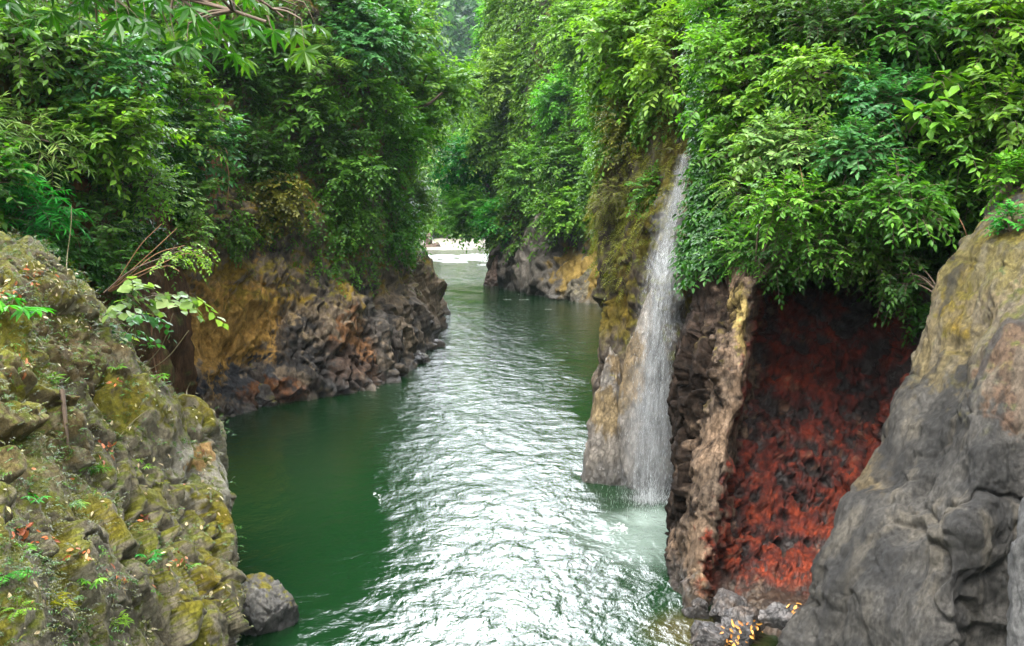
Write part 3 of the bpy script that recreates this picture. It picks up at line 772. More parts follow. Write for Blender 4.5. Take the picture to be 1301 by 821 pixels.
c0 = N(nt, 'ShaderNodeMixRGB'); c0.inputs[1].default_value = (0.0026, 0.0150, 0.0040, 1); c0.inputs[2].default_value = (0.028, 0.026, 0.008, 1); L(sa.outputs['Fac'], c0.inputs[0])
c1 = N(nt, 'ShaderNodeMixRGB'); c1.inputs[2].default_value = (0.13, 0.17, 0.15, 1); L(ea.outputs['Fac'], c1.inputs[0]); L(c0.outputs[0], c1.inputs[1])
fn = N(nt, 'ShaderNodeTexNoise', Scale=14.0, Detail=6.0, Roughness=0.7); L(mp.outputs[0], fn.inputs['Vector'])
fm = N(nt, 'ShaderNodeMath', operation='ADD'); L(fa.outputs['Fac'], fm.inputs[0]); L(fn.outputs['Fac'], fm.inputs[1])
fr = N(nt, 'ShaderNodeMapRange'); fr.inputs[1].default_value = 0.78; fr.inputs[2].default_value = 1.0; L(fm.outputs[0], fr.inputs[0])
c2 = N(nt, 'ShaderNodeMixRGB'); c2.inputs[2].default_value = (0.5, 0.53, 0.52, 1); L(fr.outputs[0], c2.inputs[0]); L(c1.outputs[0], c2.inputs[1])
rr = N(nt, 'ShaderNodeMapRange'); rr.inputs[3].default_value = 0.06; rr.inputs[4].default_value = 0.6; L(fr.outputs[0], rr.inputs[0])
pr = N(nt, 'ShaderNodeBsdfPrincipled', IOR=1.333)
L(c2.outputs[0], pr.inputs['Base Color']); L(rr.outputs[0], pr.inputs['Roughness']); L(bp.outputs[0], pr.inputs['Normal'])
L(pr.outputs[0], N(nt, 'ShaderNodeOutputMaterial').inputs[0])
o = link('river', mesh_np('river', P, grid_faces(len(ys), nx)[:, ::-1], True, {'rough': rough, 'foam': foam, 'aer': aer, 'silt': silt}), m)
tag(o, 'green river with a bright glare running through the gorge', 'river', kind='structure')
# ground, hills, beach
g = 1000.0
gv = np.array([[-g, -g, -2.2], [g, -g, -2.2], [g, g, -2.2], [-g, g, -2.2]])
M_earth = plain_mat('forest_floor', (0.05, 0.06, 0.02), scale=0.05)
tag(link('ground', mesh_np('ground', gv, np.array([[0, 1, 2, 3]])), M_earth), 'low forest ground that reaches the horizon', 'ground', kind='structure')
# ------------------------------------------------------------------ leaves
# template verts (x along, y across, z up), faces
LT8 = (np.array([[0, 0, 0], [.30, .5, .02], [.68, .36, .0], [1, 0, -.12], [.68, -.36, .0], [.30, -.5, .02], [.30, 0, -.06], [.68, 0, -.05]]),
       np.array([[0, 6, 1, 0], [0, 5, 6, 0], [1, 6, 7, 2], [6, 5, 4, 7], [2, 7, 3, 2], [7, 4, 3, 7]]))
LT4 = (np.array([[0, 0, 0], [.42, .5, .03], [1, 0, -.08], [.42, -.5, .03]]), np.array([[0, 3, 2, 1]]))
def leaf_arrays(B, D, U, Ln, Wd, rnd, hi):
    """B base (n,3), D direction, U rough normal, Ln lengths, Wd widths -> V, F(list), rnd per vertex"""
    T, F = LT8 if hi else LT4
    D = nrm(D)
    S = nrm(np.cross(U, D)); Nn = np.cross(D, S)
    V = B[:, None] + Ln[:, None, None] * (T[None, :, 0:1] * D[:, None] + T[None, :, 2:3] * Nn[:, None]) \
        + Wd[:, None, None] * T[None, :, 1:2] * S[:, None]
    k = len(T); n = len(B)
    F_all = (F[None] + (np.arange(n) * k)[:, None, None]).reshape(n, len(F), 4)
    out = []
    for j in range(len(F)):
        f = F_all[:, j]
        out.append(f[:, :3] if F[j, 0] == F[j, 3] else f)
    return V.reshape(-1, 3), out, np.repeat(rnd, k)
# spray kinds: length, leaves, leaf length, width ratio, droop, layout
KINDS = {
    'broad':   dict(L=.55, n=8, ll=.26, w=.46, droop=.35, lay='alt'),
    'ovate':   dict(L=.45, n=9, ll=.17, w=.5, droop=.3, lay='alt'),
    'small':   dict(L=.40, n=12, ll=.095, w=.5, droop=.3, lay='alt'),
    'lance':   dict(L=.50, n=9, ll=.34, w=.16, droop=.5, lay='alt'),
    'palm':    dict(L=.35, n=7, ll=.36, w=.27, droop=.25, lay='palm'),
    'fern':    dict(L=.75, n=26, ll=.17, w=.26, droop=.55, lay='pinn'),
    'round':   dict(L=.70, n=9, ll=.24, w=.85, droop=.2, lay='alt'),
    'giant':   dict(L=.45, n=2, ll=.75, w=.62, droop=.5, lay='alt'),
    'creeper': dict(L=.40, n=9, ll=.16, w=.62, droop=.6, lay='alt'),
    'tree':    dict(L=.80, n=10, ll=.30, w=.5, droop=.35, lay='alt'),
    'fartree': dict(L=1.1, n=10, ll=.46, w=.52, droop=.4, lay='alt'),
}
def spray_leaves(rg, P0, D0, kind, scale=1.0, hi=True, rbias=0.0):
    K = KINDS[kind]; n = len(P0); m = K['n']
    D0 = nrm(D0)
    L = K['L'] * scale * rg.uniform(.7, 1.25, n)
    lay = K['lay']
    if lay == 'palm': t = np.full((n, m), 1.0)
    else: t = np.linspace(.18, 1.0, m)[None] + rg.uniform(-.04, .04, (n, m))
    dn = np.array([0, 0, -1.0])
    pos = P0[:, None] + D0[:, None] * (L[:, None] * t)[..., None] + dn * (L[:, None] * K['droop'] * t * t)[..., None]
    tan = nrm(D0[:, None] + dn * (2 * K['droop'] * t)[..., None])
    up = np.array([0, 0, 1.0]) + rg.normal(0, .25, (n, 1, 3))
    side = nrm(np.cross(tan, up))
    if lay == 'palm':
        ang = np.linspace(-2.3, 2.3, m)[None] + rg.uniform(-.12, .12, (n, m))
        tf = nrm(D0 * [1, 1, .35] + rg.normal(0, .05, (n, 3)))[:, None]
        d = tf * np.cos(ang)[..., None] + side * np.sin(ang)[..., None] + dn * .38
        ll = K['ll'] * scale * (1 - .10 * np.abs(ang)) * rg.uniform(.85, 1.1, (n, 1))
    else:
        sg = np.where(np.arange(m) % 2 == 0, 1., -1.)[None] * np.ones((n, 1))
        fw = .45 if lay == 'alt' else .18
        last = (np.arange(m) == m - 1)[None, :, None]
        d = tan * fw + side * sg[..., None] + dn * .22 + rg.normal(0, .22 if lay == 'alt' else .05, (n, m, 3))
        d = np.where(last, tan + rg.normal(0, .1, (n, m, 3)), d)
        prof = np.sin(np.pi * np.clip(.18 + .72 * np.linspace(0, 1, m), 0, 1)) if lay == 'pinn' else np.linspace(1.0, .75, m)
        ll = K['ll'] * scale * prof[None] * rg.uniform(.75, 1.2, (n, m))
    nu = np.array([0, 0, 1.0]) + .45 * D0[:, None] + rg.normal(0, .35, (n, m, 3))
    base = rg.uniform(0, 1, (n, 1)) * .55 + rbias
    r = np.clip(base + rg.uniform(-.05, .45, (n, m)), 0, 1)
    V, F, R = leaf_arrays(pos.reshape(-1, 3), d.reshape(-1, 3), nu.reshape(-1, 3), ll.ravel(), ll.ravel() * K['w'] * rg.uniform(.8, 1.15, n * m), r.ravel(), hi)
    # twig: a 3-sided tube through the spray
    tw = np.linspace(0, .95, 4)
    tp = P0[:, None] + D0[:, None] * (L[:, None] * tw)[..., None] + dn * (L[:, None] * K['droop'] * tw * tw)[..., None]
    return V, F, R, tp
def twig_mesh(tp, r0):
    n, k = tp.shape[:2]
    T = nrm(np.gradient(tp, axis=1))
    A = nrm(np.cross(T, np.array([.2, .93, .31]))); B = np.cross(T, A)
    R = r0 * np.linspace(1, .35, k)
    ang = np.array([0, 2.094, 4.189])
    ring = tp[:, :, None] + R[None, :, None, None] * (np.cos(ang)[None, None, :, None] * A[:, :, None] + np.sin(ang)[None, None, :, None] * B[:, :, None])
    V = ring.reshape(-1, 3)
    b, i, j = np.meshgrid(np.arange(n), np.arange(k - 1), np.arange(3), indexing='ij')
    o = b * k * 3
    F = np.stack([o + i * 3 + j, o + i * 3 + (j + 1) % 3, o + (i + 1) * 3 + (j + 1) % 3, o + (i + 1) * 3 + j], -1).reshape(-1, 4)
    return V, F
def blob_sprays(rg, R, nl, dens, kind, scale, hang=0.0, lump=.46):
    """sprays of a lumpy crown with half sizes R, about the origin"""
    R = np.asarray(R, float)
    u = nrm(rg.normal(size=(nl, 3))); s = rg.uniform(.25, .68, (nl, 1)) ** .8
    c = u * s * R
    P, D = [], []
    K = KINDS[kind]
    foot = (K['L'] * scale) * max(K['ll'], .12) * scale * 1.5
    for k in range(nl):
        lr = lump * R * rg.uniform(.7, 1.25)
        area = 4 * np.pi * (((lr[0] * lr[1]) ** 1.6 + (lr[0] * lr[2]) ** 1.6 + (lr[1] * lr[2]) ** 1.6) / 3) ** (1 / 1.6)
        n = int(np.clip(area / foot * dens * 1.5, 6, 1500))
        v = nrm(rg.normal(size=(n, 3)) + [0, 0, .25])
        p = c[k] + v * lr * rg.uniform(.35, 1.0, (n, 1))
        P.append(p)
        D.append(nrm(v * .9 + nrm(p / R) * .5 + np.array([0, 0, .3 - hang]) + rg.normal(0, .25, (n, 3))))
    return np.concatenate(P), np.concatenate(D), c

LM = {
    'green':  leaf_mat('leaf_green', (0.017, 0.063, 0.005), (0.050, 0.142, 0.011), (0.115, 0.24, 0.024)),
    'bright': leaf_mat('leaf_bright', (0.024, 0.090, 0.005), (0.07, 0.20, 0.012), (0.16, 0.31, 0.03)),
    'lime':   leaf_mat('leaf_lime', (0.045, 0.115, 0.010), (0.11, 0.235, 0.025), (0.20, 0.33, 0.055)),
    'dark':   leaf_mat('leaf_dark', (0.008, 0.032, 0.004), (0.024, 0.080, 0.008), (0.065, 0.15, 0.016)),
    'vivid':  leaf_mat('leaf_vivid', (0.008, 0.10, 0.008), (0.022, 0.20, 0.016), (0.07, 0.30, 0.03)),
    'pale':   leaf_mat('leaf_pale', (0.05, 0.11, 0.025), (0.12, 0.22, 0.05), (0.24, 0.33, 0.11)),
    'olive':  leaf_mat('leaf_olive', (0.035, 0.045, 0.004), (0.085, 0.10, 0.009), (0.16, 0.16, 0.018)),
    'yellow': leaf_mat('leaf_yellow', (0.07, 0.10, 0.006), (0.19, 0.21, 0.010), (0.36, 0.32, 0.02)),
    'far':    leaf_mat('leaf_far_bright', (0.035, 0.12, 0.010), (0.095, 0.26, 0.022), (0.19, 0.37, 0.045), trans=.5),
    'blue':   leaf_mat('leaf_bluish', (0.014, 0.07, 0.016), (0.038, 0.145, 0.035), (0.10, 0.25, 0.075)),
}
M_bark = plain_mat('bark', (0.075, 0.05, 0.032), scale=14, bump=0.015)
M_twig = plain_mat('twig', (0.09, 0.075, 0.03), scale=20, bump=0.004)
M_root = plain_mat('root_fibre', (0.15, 0.075, 0.03), scale=25, bump=0.01)
_pn = [0]
def bush(name, label, cat, px, py, rx, ry, kind, mat, Y=None, off=0.55, dens=1.0, nl=9, hang=0.0, scale=1.0, hi=None, group=None, lump=.46, deep=.75, anchor=None, trunk_r=.035, stems=6, stem_name='stem', leaf_name='foliage', rbias=0.0):
    _pn[0] += 1
    rg = np.random.default_rng(1000 + _pn[0] * 7)
    if Y is None:
        Y = hitY(px, py)
        Y -= off * deep * rx * Y / FPX
    c = at(px, py, Y)
    R = np.array([rx, deep * rx, ry]) * Y / FPX
    if hi is None: hi = Y < 30
    a = np.array(anchor, float) if anchor is not None else near(c + [0, .6 * R[1], -.45 * R[2]])[0]
    e = tag(empty(name, a), label, cat, group)
    P, D, lc = blob_sprays(rg, R, nl, dens, kind, scale, hang, lump)
    V, F, Rn, tp = spray_leaves(rg, P + c, D, kind, scale, hi, rbias)
    link(leaf_name, mesh_np(leaf_name, V - a, F, False, {'rnd': Rn}), LM[mat], e)
    # stems from the anchor to the lumps
    paths, rr = [], []
    idx = rg.permutation(len(lc))[:stems]
    for k in idx:
        q = lc[k] + c
        mid = a * .45 + q * .55 + np.array([0, 0, .18 * np.linalg.norm(q - a)]) + rg.normal(0, .05, 3) * np.linalg.norm(q - a)
        paths.append(catmull(np.array([a - (q - a) * .04, mid, q]), 9)); rr.append(trunk_r * np.linspace(1, .3, 9) * max(.5, R[0]))
    sv, sf = tubes(paths, rr, 5)
    if hi:
        tv, tf = twig_mesh(tp, .006 * max(1, scale))
        sf = np.concatenate([sf, tf + len(sv)]); sv = np.concatenate([sv, tv])
    link(stem_name, mesh_np(stem_name, sv - a, sf, True), M_bark, e)
    return e
def tree(label, px, py, rx, ry, kind, mat, Y, base=None, **kw):
    """a tree: trunk foot on the slope under the crown"""
    c = at(px, py, Y)
    R = rx * Y / FPX
    foot = near(c + [0, R * .8, -ry * Y / FPX * 1.1])[0] if base is None else np.array(base, float)
    kw.setdefault('stems', 9); kw.setdefault('trunk_r', .05); kw.setdefault('nl', 16)
    return bush('tree', label, 'tree', px, py, rx, ry, kind, mat, Y=Y, anchor=foot, stem_name='trunk', leaf_name='crown', **kw)

# --- cover of creepers on the rock: nobody could count it
def creeper(r, label, mask, n, kind, mat, scale=1.0, hi=False, seed=0, down=.6, lift=.05, rbias=0.0):
    rg = np.random.default_rng(seed)
    V, Nn = r['V'], r['N']
    w = mask(V, Nn)
    # weight by area
    nu, nv = r['nu'], r['nv']
    G = V.reshape(nu, nv, 3)
    ar = np.linalg.norm(np.cross(np.gradient(G, axis=0), np.gradient(G, axis=1)), axis=-1).ravel()
    px, py = proj(V)
    face = ((CAM - V) * Nn).sum(1) / np.linalg.norm(CAM - V, axis=1)
    w = w * ar * np.where((py > -70) & (px > -120) & (px < 1420) & (face > -.15), 1.0, .06); w = w / w.sum()
    i = rg.choice(len(V), n, p=w)
    P = V[i] + Nn[i] * (lift * rg.uniform(-.3, 1.6, (n, 1))) + rg.normal(0, .04, (n, 3))
    D = nrm(Nn[i] * .75 + np.array([0, 0, -down]) + rg.normal(0, .4, (n, 3)))
    Vv, F, R, tp = spray_leaves(rg, P, D, kind, scale, hi, rbias)
    o = link('creepers', mesh_np('creepers', Vv, F, False, {'rnd': R}), LM[mat])
    return tag(o, label, 'creepers', kind='stuff')
def mk_mask(zfun, seed, thr=-.25, sc=1.1):
    def f(V, Nn):
        px, py = proj(V)
        b = fbm(V / sc, 4, seed)
        line = zfun(px)
        return sstep(-22, 6, line - py + 45 * fbm(V / 1.6, 3, seed + 1)) * sstep(thr, thr + .3, b) + 1e-9
    return f
lineL = lambda px: np.interp(px, [100, 240, 290, 350, 420, 470, 505, 540], [330, 300, 270, 300, 330, 322, 312, 300])
creeper(cliffL, 'dark green creepers and moss draped over the left cliff', mk_mask(lineL, 400, -.7), 26000, 'creeper', 'green', seed=1)
creeper(cliffL, 'olive moss tufts over the brow of the left cliff', mk_mask(lambda p: lineL(p) + 45, 404, -.05), 5000, 'creeper', 'olive', scale=.55, seed=2)
creeper(cliffF, 'green creepers hanging over the far bank', mk_mask(lambda p: 290 + 0 * p, 410, -.6, 3), 9000, 'fartree', 'green', seed=3)
creeper(cliffM, 'olive ferns and moss hanging on the waterfall cliff', mk_mask(lambda p: np.interp(p, [750, 790, 830, 850, 870, 880], [330, 345, 300, 235, 150, 140]), 420, -.5, .7), 3600, 'fern', 'olive', scale=.5, hi=True, seed=4)
creeper(cliffM, 'green creepers over the top of the waterfall cliff', mk_mask(lambda p: np.interp(p, [750, 790, 850, 900, 1000], [190, 190, 140, 190, 260]), 421, -.7, .7), 5200, 'creeper', 'green', scale=1.1, hi=True, seed=5)
lineR = lambda px: np.interp(px, [880, 920, 980, 1060, 1120, 1180, 1240, 1400], [330, 345, 330, 300, 330, 380, 260, 240])
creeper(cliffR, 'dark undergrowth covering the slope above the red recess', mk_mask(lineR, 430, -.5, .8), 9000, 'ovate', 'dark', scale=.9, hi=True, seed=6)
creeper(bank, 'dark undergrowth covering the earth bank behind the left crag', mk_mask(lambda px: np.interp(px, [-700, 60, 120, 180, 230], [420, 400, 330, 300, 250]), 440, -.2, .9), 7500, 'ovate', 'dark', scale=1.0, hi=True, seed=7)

# --- left foreground bushes
GL = 'bushes above the left crag'
for a in [
    ('bush with small dull green leaves filling the top left corner', 40, 60, 95, 75, 'ovate', 'green', {}),
    ('bush of large glossy leaves left of the hanging branch', 120, 95, 85, 60, 'ovate', 'blue', {}),
    ('bush with slender pale leaves at the left edge above the bamboo', 20, 165, 70, 60, 'lance', 'pale', dict(scale=.6)),
    ('light green leafy bush in the middle of the left bank', 140, 170, 85, 62, 'ovate', 'bright', {}),
    ('bush with lit leaves and a yellow leaf, right of the middle of the left bank', 215, 140, 62, 55, 'ovate', 'bright', {}),
    ('shrub of whorled leaves reaching out over the dark gully', 235, 195, 58, 48, 'ovate', 'blue', dict(scale=1.1)),
    ('schefflera like shrub with fingered leaves in the left bank', 95, 185, 60, 40, 'palm', 'bright', dict(scale=.7)),
    ('bush with drooping twigs of oval leaves above the brown roots', 225, 250, 52, 38, 'ovate', 'pale', dict(scale=1.0)),
    ('fine leaved yellowish bush under the whorled shrub', 170, 235, 62, 42, 'small', 'lime', dict(scale=1.2)),
    ('ferny dark plant between the bamboo and the dry twigs', 128, 285, 48, 50, 'fern', 'green', dict(scale=.6)),
    ('small leaved shrub with dry twigs at the edge of the gully', 222, 298, 40, 30, 'small', 'lime', dict(scale=1.1)),
    ('low dark bush beneath the dry twigs', 140, 345, 42, 36, 'ovate', 'green', dict(scale=.7)),
    ('bush of pointed leaves at the far left above the crag', -60, 240, 90, 80, 'ovate', 'green', {}),
    ('bush with mixed leaves under the hanging dark branch', 200, 70, 70, 50, 'ovate', 'lime', dict(scale=.9)),
]:
    bush('bush', a[0], 'bush', *a[1:7], group=GL, **{**a[7], 'scale': a[7].get('scale', 1.0) * 1.25})
bush('bamboo_clump', 'bright green bamboo like clump of narrow leaves left of the crag top', 'bamboo', 38, 262, 62, 58, 'lance', 'vivid', dens=1.2, scale=.8, off=1.2, hang=.3)
# the hanging branch at the top left, nearer to the camera
def branch(name, label, cat, pts, kind, mat, n, spread, scale, seed, r0=.03, down=.25, tip=.0, anchor=None, hi=True, rbias=0.0, bark=None):
    """a limb along world points with sprays leaving it"""
    rg = np.random.default_rng(seed)
    P = catmull(np.array(pts), 40)
    a = P[0].copy()
    e = tag(empty(name, a), label, cat)
    t = rg.uniform(.2 + tip, 1, n); i = (t * 39).astype(int)
    T = nrm(np.gradient(P, axis=0))[i]
    S = nrm(np.cross(T, [0, 0, 1.0])) * rg.choice([-1, 1], (n, 1))
    D = nrm(T * .5 + S * rg.uniform(.2, 1, (n, 1)) + np.array([0, 0, -down]) + rg.normal(0, .3, (n, 3)))
    B = P[i] + rg.normal(0, spread, (n, 3)) * [1, 1, .7]
    V, F, R, tp = spray_leaves(rg, B, D, kind, scale, hi, rbias)
    link('foliage', mesh_np('foliage', V - a, F, False, {'rnd': R}), LM[mat], e)
    sv, sf = tubes([P] + [catmull(np.array([P[k], P[k] * .5 + b * .5 + [0, 0, .03], b]), 5) for k, b in zip(i, B)],
                   [r0 * np.linspace(1, .3, 40)] + [np.linspace(.3, .15, 5) * r0] * n, 5)
    tv, tf = twig_mesh(tp, .005)
    link('stem', mesh_np('stem', np.concatenate([sv, tv]) - a, np.concatenate([sf, tf + len(sv)]), True), bark or M_bark, e)
    return e
branch('tree_branch', 'dark overhanging branch with hanging fingered leaves at the top left', 'branch',
       [at(-420, -60, 17), at(-150, -60, 13), at(60, -35, 11.2), at(200, -12, 10.6), at(290, 12, 10.4), at(338, 28, 10.4)], 'palm', 'green', 210, .36, .8, 51, r0=.06, down=.6, rbias=-.4)
branch('tree_branch', 'leafy dark branch hanging into the frame above the gully', 'branch',
       [at(-100, -160, 14), at(100, -100, 12.5), at(250, -40, 12), at(330, 0, 12), at(360, 22, 12)], 'palm', 'dark', 110, .32, .85, 52, r0=.05, down=.55)
branch('leafy_branch', 'branch of large round pale leaves reaching over the crag towards the gully', 'branch',
       [at(95, 440, 16.0), at(120, 410, 14.6), at(160, 385, 14.2), at(205, 375, 14.0), at(246, 378, 13.9)], 'round', 'pale', 15, .10, .85, 53, r0=.012, down=.1, tip=.05)
branch('leafy_branch', 'low branch with bluish oval leaves under the round leaved one', 'branch',
       [at(110, 445, 16.0), at(140, 415, 15), at(175, 402, 14.6), at(215, 396, 14.4)], 'round', 'blue', 14, .10, .6, 54, r0=.010, down=.3, tip=.05)
branch('leafy_branch', 'dry twiggy branch with few small leaves in front of the earth bank', 'branch',
       [at(132, 372, 17.6), at(165, 345, 17.4), at(205, 328, 17.2), at(240, 318, 17.2), at(262, 325, 17.2)], 'small', 'lime', 22, .10, .9, 55, r0=.016, down=.3, tip=.4)

# --- plants of the left cliff
GC = 'bushes on the left cliff'
for a in [
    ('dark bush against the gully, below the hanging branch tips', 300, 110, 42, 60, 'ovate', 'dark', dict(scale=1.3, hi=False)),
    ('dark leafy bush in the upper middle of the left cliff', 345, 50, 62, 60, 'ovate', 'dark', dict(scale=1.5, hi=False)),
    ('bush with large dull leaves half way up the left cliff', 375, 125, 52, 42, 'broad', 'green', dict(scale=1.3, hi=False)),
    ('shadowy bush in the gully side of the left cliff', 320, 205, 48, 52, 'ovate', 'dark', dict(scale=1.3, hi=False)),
    ('silvery leaved bush on the brow of the left cliff', 455, 45, 55, 42, 'ovate', 'blue', dict(scale=1.6, hi=False)),
    ('feathery green bush left of the silvery one', 405, 85, 52, 40, 'fern', 'green', dict(scale=1.3, hi=False)),
    ('dark shrub over the bare patch of dry roots on the left cliff', 410, 165, 55, 42, 'ovate', 'dark', dict(scale=1.3, hi=False)),
    ('leafy green curtain right of the middle of the left cliff', 470, 130, 52, 60, 'ovate', 'bright', dict(scale=1.4, hi=False, hang=.4)),
    ('leafy curtain hanging at the right end of the left cliff', 505, 200, 40, 66, 'ovate', 'bright', dict(scale=1.4, hi=False, hang=.5)),
    ('lowest hanging bush at the right end of the left cliff', 500, 272, 42, 46, 'ovate', 'bright', dict(scale=1.2, hi=False, hang=.5, rbias=-.15)),
    ('green hanging bush in the centre of the left cliff', 440, 215, 52, 46, 'ovate', 'green', dict(scale=1.2, hi=False, hang=.4)),
    ('low creeper bush above the black rock of the left cliff', 440, 282, 46, 34, 'creeper', 'green', dict(scale=1.0, hang=.5)),
    ('mossy bush above the ochre rock face', 350, 262, 48, 38, 'creeper', 'olive', dict(scale=1.0, hang=.5)),
    ('small green bush at the gully mouth above the ochre face', 300, 300, 26, 24, 'creeper', 'green', dict(scale=.8, hang=.3)),
]:
    bush('bush', a[0], 'bush', *a[1:7], group=GC, off=.7, **a[7])
tree('tree with dark glossy leaves at the top of the left cliff', 415, 10, 70, 50, 'tree', 'dark', 35.5, nl=18)
tree('tree with grey green leaves at the top of the left cliff behind the silvery bush', 488, 45, 46, 55, 'tree', 'blue', 37.5)
tree('yellow green tree leaning into the gap at the top of the left cliff', 526, 30, 32, 42, 'tree', 'lime', 41, nl=13)
tree('light green tree spreading over the gap from the left cliff', 548, 112, 52, 50, 'tree', 'bright', 41, nl=15)
tree('dark green tree under the light one at the river gap', 522, 165, 36, 50, 'tree', 'bright', 40)
tree('slim tree hanging low over the water end of the left cliff', 524, 255, 22, 56, 'tree', 'bright', 42, hang=.4, scale=.75)

# --- trees of the far bank
for a in [
    ('tall feathery tree at the left top of the far bank', 636, 30, 28, 60, 'fartree', 'far', 96),
    ('tall dark tree rising behind the far bank trees', 690, 15, 62, 62, 'fartree', 'far', 92),
    ('bright tree below the feathery one on the far bank', 618, 118, 34, 42, 'fartree', 'lime', 88),
    ('round bright tree in the upper middle of the far bank', 660, 95, 48, 50, 'fartree', 'lime', 82),
    ('dark green tree between the bright ones on the far bank', 632, 180, 40, 44, 'fartree', 'far', 84),
    ('spreading tree leaning left over the river from the far bank', 590, 215, 40, 42, 'fartree', 'vivid', 86),
    ('low drooping tree over the river at the left end of the far bank', 596, 270, 42, 34, 'fartree', 'far', 84),
    ('yellow green round tree in the middle of the far bank', 668, 222, 52, 46, 'fartree', 'lime', 73),
    ('shaggy tree hanging over the pale rock of the far bank', 650, 280, 46, 28, 'fartree', 'vivid', 76),
    ('tall leafy tree above the yellow green one', 722, 120, 50, 58, 'fartree', 'far', 72),
    ('light tree at the top right of the far bank by the broad leaves', 750, 45, 48, 55, 'fartree', 'lime', 66),
    ('dark tree in the shade of the far bank behind the mossy cliff', 730, 215, 42, 48, 'fartree', 'green', 67),
    ('low bush like tree above the yellowish rock of the far bank', 728, 272, 44, 32, 'fartree', 'far', 66),
    ('bluish tree behind the mossy cliff edge', 765, 150, 34, 52, 'fartree', 'far', 60),
    ('tree hanging down beside the mossy cliff edge', 762, 245, 26, 46, 'fartree', 'green', 55),
]:
    tree(*a, group='trees of the far bank', scale=a[7] / 85, dens=1.0)

# --- bushes at the right, over the waterfall and the recess
GR = 'bushes over the right cliff'
for a in [
    ('pale broad leaved bush at the top above the mossy cliff', 800, 30, 62, 50, 'broad', 'lime', dict(scale=1.3)),
    ('bush with large pale leaves leaning out above the waterfall', 862, 70, 62, 56, 'broad', 'lime', dict(scale=1.15)),
    ('broad leaved green bush left of the waterfall top', 812, 95, 46, 46, 'broad', 'bright', dict(scale=1.1)),
    ('mossy hanging shrub on the cliff left of the waterfall', 800, 165, 34, 44, 'ovate', 'olive', dict(hang=.5)),
    ('ferns clinging to the mossy cliff half way up', 785, 255, 28, 36, 'fern', 'olive', dict(scale=.55, hang=.4)),
    ('clump of dark leaves on the mossy cliff beside the waterfall', 828, 240, 22, 34, 'ovate', 'green', dict(scale=.9, hang=.4)),
    ('bright bush leaning over the head of the waterfall', 922, 132, 44, 42, 'broad', 'bright', {}),
    ('yellow green bush right of the waterfall head', 930, 75, 56, 48, 'ovate', 'lime', dict(scale=1.2)),
    ('bush with a big yellow leaf just right of the waterfall', 950, 190, 44, 36, 'broad', 'green', dict(scale=.9)),
    ('grassy bush at the top right of the waterfall', 905, 25, 56, 44, 'lance', 'bright', dict(scale=.7)),
    ('dull bush at the top between the grassy bush and the dark hollow', 985, 30, 58, 46, 'ovate', 'green', {}),
    ('dark bush at the top in the hollow of the slope', 1060, 30, 62, 50, 'ovate', 'dark', {}),
    ('dark bush at the top near the right corner', 1150, 25, 66, 50, 'broad', 'green', dict(rbias=-.1)),
    ('bush in the top right corner with drooping leaves', 1265, 40, 66, 60, 'broad', 'bright', dict(rbias=-.1)),
    ('lime bush in the upper middle of the right slope', 1045, 85, 60, 42, 'broad', 'lime', dict(scale=.85)),
    ('bright bush in the middle of the right slope', 985, 120, 58, 44, 'ovate', 'bright', dict(scale=1.15)),
    ('leafy bush with pale backs left of the large leaves', 1120, 125, 56, 44, 'ovate', 'blue', dict(scale=1.1)),
    ('bush of oval leaves below the bright middle bush', 1010, 185, 62, 44, 'ovate', 'pale', dict(scale=1.1)),
    ('bluish green bush in the middle of the right slope', 1085, 195, 56, 44, 'ovate', 'blue', dict(scale=1.15)),
    ('bush with reddish twigs at the right edge', 1275, 150, 58, 56, 'broad', 'green', {}),
    ('bush of pointed leaves right of the large leaves', 1225, 185, 52, 44, 'broad', 'bright', dict(scale=.9)),
    ('fern like bush hanging right of the waterfall', 962, 250, 40, 36, 'fern', 'bright', dict(scale=.7, hang=.3)),
    ('bright small leaved bush below the fern like one', 945, 308, 32, 30, 'ovate', 'green', dict(scale=.8, hang=.3)),
    ('bush hanging low over the tan pillar', 962, 322, 40, 30, 'lance', 'green', dict(scale=.55, hang=.5)),
    ('bush drooping over the dark overhang', 1010, 270, 52, 42, 'ovate', 'bright', dict(hang=.35, Y=15.3)),
    ('lowest drooping bush of the dark overhang', 1040, 312, 40, 30, 'ovate', 'green', dict(scale=.9, hang=.6, Y=15.4)),
    ('shrub on the right of the dark overhang', 1150, 250, 52, 44, 'broad', 'green', dict(scale=.85, hang=.2, Y=14.9)),
    ('bush above the sandy top of the grey rock', 1225, 245, 46, 32, 'ovate', 'green', dict(scale=1.1)),
    ('bush at the right edge above the grey rock', 1292, 235, 36, 40, 'ovate', 'bright', {}),
    ('small leaved plant hanging down the left side of the grey rock', 1176, 345, 20, 46, 'ovate', 'bright', dict(scale=.6, hang=.4)),
    ('small green plant at the top right of the grey rock', 1288, 285, 18, 26, 'ovate', 'vivid', dict(scale=.6)),
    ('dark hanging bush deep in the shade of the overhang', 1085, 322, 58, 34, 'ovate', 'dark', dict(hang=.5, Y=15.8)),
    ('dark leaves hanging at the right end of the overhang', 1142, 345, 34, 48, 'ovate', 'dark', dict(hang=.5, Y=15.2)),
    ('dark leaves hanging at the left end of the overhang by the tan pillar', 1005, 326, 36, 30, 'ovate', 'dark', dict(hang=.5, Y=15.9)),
    ('mid green bush just above the dark overhang', 1085, 260, 50, 38, 'ovate', 'green', dict(scale=.9, hang=.3, Y=15.2)),
]:
    bush('bush', a[0], 'bush', *a[1:7], group=GR, off=.85, **{**a[7], 'scale': a[7].get('scale', 1.0) * .74})
